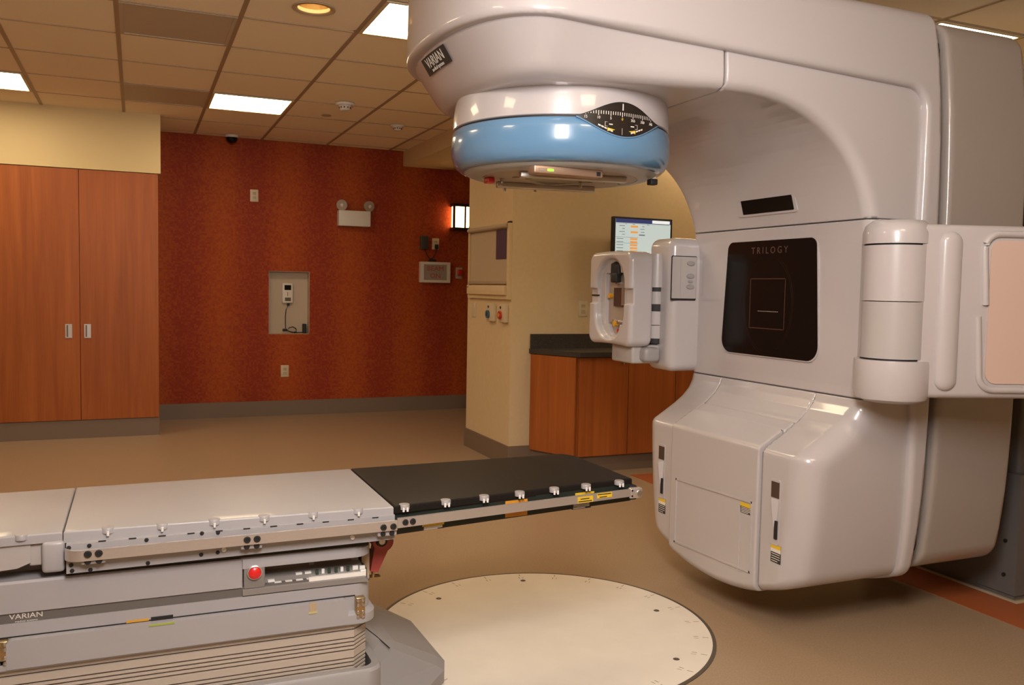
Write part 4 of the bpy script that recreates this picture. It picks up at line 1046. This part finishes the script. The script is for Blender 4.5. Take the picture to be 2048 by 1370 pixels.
rbox('adapter_body', RUB, ad, .085, .120, YF+.03, YF+.09, nz0+.006, nz0+.10, r=.005)
mb = MB(); mb.tube([(-.10, YF+.05, nz0+.045), (-.06, YF+.045, nz0+.03), (-.02, YF+.04, nz0+.014), (.02, YF+.05, nz0+.02), (.02, YF+.06, nz0+.05), (-.01, YF+.06, nz0+.07), (-.05, YF+.06, nz0+.06), (-.07, YF+.05, nz0+.03), (0, YF+.045, nz0+.012), (.09, YF+.05, nz0+.014)], .005)
mb.rbox(-.115, -.07, YF+.035, YF+.06, nz0+.026, nz0+.052, r=.004); mb.build('coiled_lead', RUB, ad)
# emergency light
em = thing('emergency_light', 'white emergency light box with two round lamp heads on red wall', 'emergency light', (.574, YF, 1.99))
rbox('box', WHITE, em, .412, .737, YF-.10, YF, 1.912, 2.068, r=.006)
for x, s_ in ((.455, -1), (.725, 1)):
    d_ = Vector((s_*.35, -1, -.25)).normalized(); q = d_.to_track_quat('Z', 'Y').to_matrix().to_4x4(); M_ = Matrix.Translation((x, YF-.05, 2.125)) @ q
    lh = MB().lathe([(.0005, -.05), (.03, -.045), (.050, -.02), (.056, .02), (.054, .026), (.0005, .03)], n=28, M=M_).build('lamp_head', GLASSC, em)
    MB().lathe([(.0005, .036), (.014, .034), (.018, .028)], n=24, M=M_).build('bulb', WHITE, lh)
    MB().cyl((x+.01, YF-.05, 2.066), (x, YF-.05, 2.10), .012).build('swivel', WHITE, em)
# sconce
sc_ = thing('wall_sconce', 'lit box sconce with dark metal frame on red wall', 'wall light', (1.76, YF, 1.92))
x0_, x1_ = 1.625, 1.905
MB().box(x0_+.015, x1_-.015, YF-.095, YF-.004, 1.945, 2.175).build('glass_shade', SCON, sc_)
mb = MB(); mb.box(x0_, x1_, YF-.105, YF, 1.918, 1.950); mb.box(x0_, x1_, YF-.105, YF, 2.170, 2.202)
for x in (x0_, x1_-.022): mb.box(x, x+.022, YF-.105, YF-.083, 1.950, 2.170)
mb.box(1.750, 1.768, YF-.104, YF-.095, 1.950, 2.170); mb.build('frame', BRONZE, sc_)
# adapter box + cord, sign, alarm switch
tb = thing('signal_box', 'small dark grey box with lead above the framed sign', 'electrical box', (1.33, YF, 1.78))
rbox('case', mat('box_grey', (.055, .055, .05), .35), tb, 1.290, 1.374, YF-.045, YF, 1.708, 1.850, r=.005)
mb = MB(); mb.tube([(1.34, YF-.02, 1.71), (1.36, YF-.015, 1.66), (1.39, YF-.012, 1.62), (1.43, YF-.02, 1.595)], .004); mb.tube([(1.468, YF-.03, 1.715), (1.455, YF-.015, 1.66), (1.43, YF-.012, 1.62), (1.40, YF-.02, 1.60)], .004); mb.rbox(1.39, 1.46, YF-.035, YF-.005, 1.582, 1.606, r=.004); mb.build('leads', RUB, tb)
sg_ = thing('beam_sign', 'white framed warning sign with grey face and red letters', 'sign', (1.453, YF, 1.36))
mb = MB(); a0_, a1_, c0_, c1_ = 1.286, 1.620, 1.360, 1.578
for (p, q, r_, s_) in ((a0_, a1_, c0_, c0_+.028), (a0_, a1_, c1_-.028, c1_), (a0_, a0_+.042, c0_+.028, c1_-.028), (a1_-.038, a1_, c0_+.028, c1_-.028)): mb.box(p, q, YF-.045, YF, r_, s_)
mb.build('frame', WHITE, sg_); sf_ = box('face', SIGNG, sg_, a0_+.042, a1_-.038, YF-.038, YF, c0_+.028, c1_-.028)
text('lettering', 'BEAM', .068, frame_fn((1.455, YF-.0385, 1.506), (1, 0, 0), (0, 0, 1)), REDT, sf_, 1.1)
text('lettering', 'ON', .068, frame_fn((1.455, YF-.0385, 1.430), (1, 0, 0), (0, 0, 1)), REDT, sf_, 1.1)
al = thing('alarm_switch', 'red and white emergency switch plate beside the framed sign', 'switch', (1.73, YF, 1.41))
rbox('plate', mat('switch_plate', (.45, .38, .33), .4), al, 1.695, 1.768, YF-.012, YF, 1.408, 1.528, r=.003)
rbox('red_cover', RED, al, 1.708, 1.760, YF-.045, YF-.012, 1.440, 1.505, r=.008)
# end face of partition: viewing panel with roller, sheet and medical outlets
px_ = 1.055
vb = thing('viewing_panel', 'cream recessed wall panel with roller shade on partition end', 'wall panel', (px_, 3.33, 1.23))
mb = MB()
for (p, q, r_, s_) in ((2.905, 3.76, 1.232, 1.262), (2.905, 2.945, 1.262, 1.80), (3.735, 3.76, 1.262, 1.80), (2.905, 3.76, 1.79, 1.81)): mb.box(px_-.022, px_, p, q, r_, s_)
mb.build('frame', CREAM, vb)
box('shade', SHADE, vb, px_-.008, px_, 2.945, 3.735, 1.345, 1.79)
mb = MB(); mb.cyl((px_-.022, 2.935, 1.772), (px_-.022, 3.745, 1.772), .018, 16); mb.build('roller', mat('roller_tan', (.42, .33, .23), .6), vb)
mb = MB(); mb.cyl((px_-.016, 2.945, 1.352), (px_-.016, 3.735, 1.352), .013, 12); mb.build('hem_bar', mat('hem_tan', (.36, .27, .18), .6), vb)
rbox('tray', CREAM, vb, px_-.040, px_, 2.95, 3.735, 1.262, 1.335, r=.004)
box('tray_badge', BLAB, vb, px_-.0412, px_-.040, 3.70, 3.725, 1.315, 1.323)
shp = box('notice_sheet', PURPLE, None, px_-.0115, px_-.009, 2.985, 3.185, 1.530, 1.748); tag(shp, 'dark purple sheet hanging on the roller shade panel', 'sheet')
def gas(y0_, y1_, m, label):
    t = thing('medical_gas_outlet', label, 'gas outlet', (px_, (y0_+y1_)/2, 1.06))
    rbox('plate', IVORY, t, px_-.03, px_, y0_, y1_, 1.060, 1.195, r=.006)
    yc = (y0_+y1_)/2+.02
    MB().cyl((px_-.03, yc, 1.113), (px_-.045, yc, 1.113), .030, 24).build('knob', m, t)
    MB().cyl((px_-.045, yc, 1.113), (px_-.048, yc, 1.113), .014, 16).build('knob_centre', BLAB if m is BLUEK else AMBER, t)
    MB().cyl((px_-.03, yc, 1.17), (px_-.034, yc, 1.17), .010, 16).build('indicator', BLAB, t)
gas(3.185, 3.32, BLUEK, 'medical gas outlet with blue knob on partition end')
gas(2.945, 3.07, RED, 'medical gas outlet with red knob on partition end')
sp_ = thing('blank_plate', 'narrow cream blank plate below viewing panel', 'wall plate', (px_, 3.66, 1.08))
rbox('plate', IVORY, sp_, px_-.008, px_, 3.614, 3.70, 1.078, 1.188, r=.002)
MB().cyl((px_-.008, 3.657, 1.17), (px_-.0095, 3.657, 1.17), .004).build('screw', STEEL, sp_)
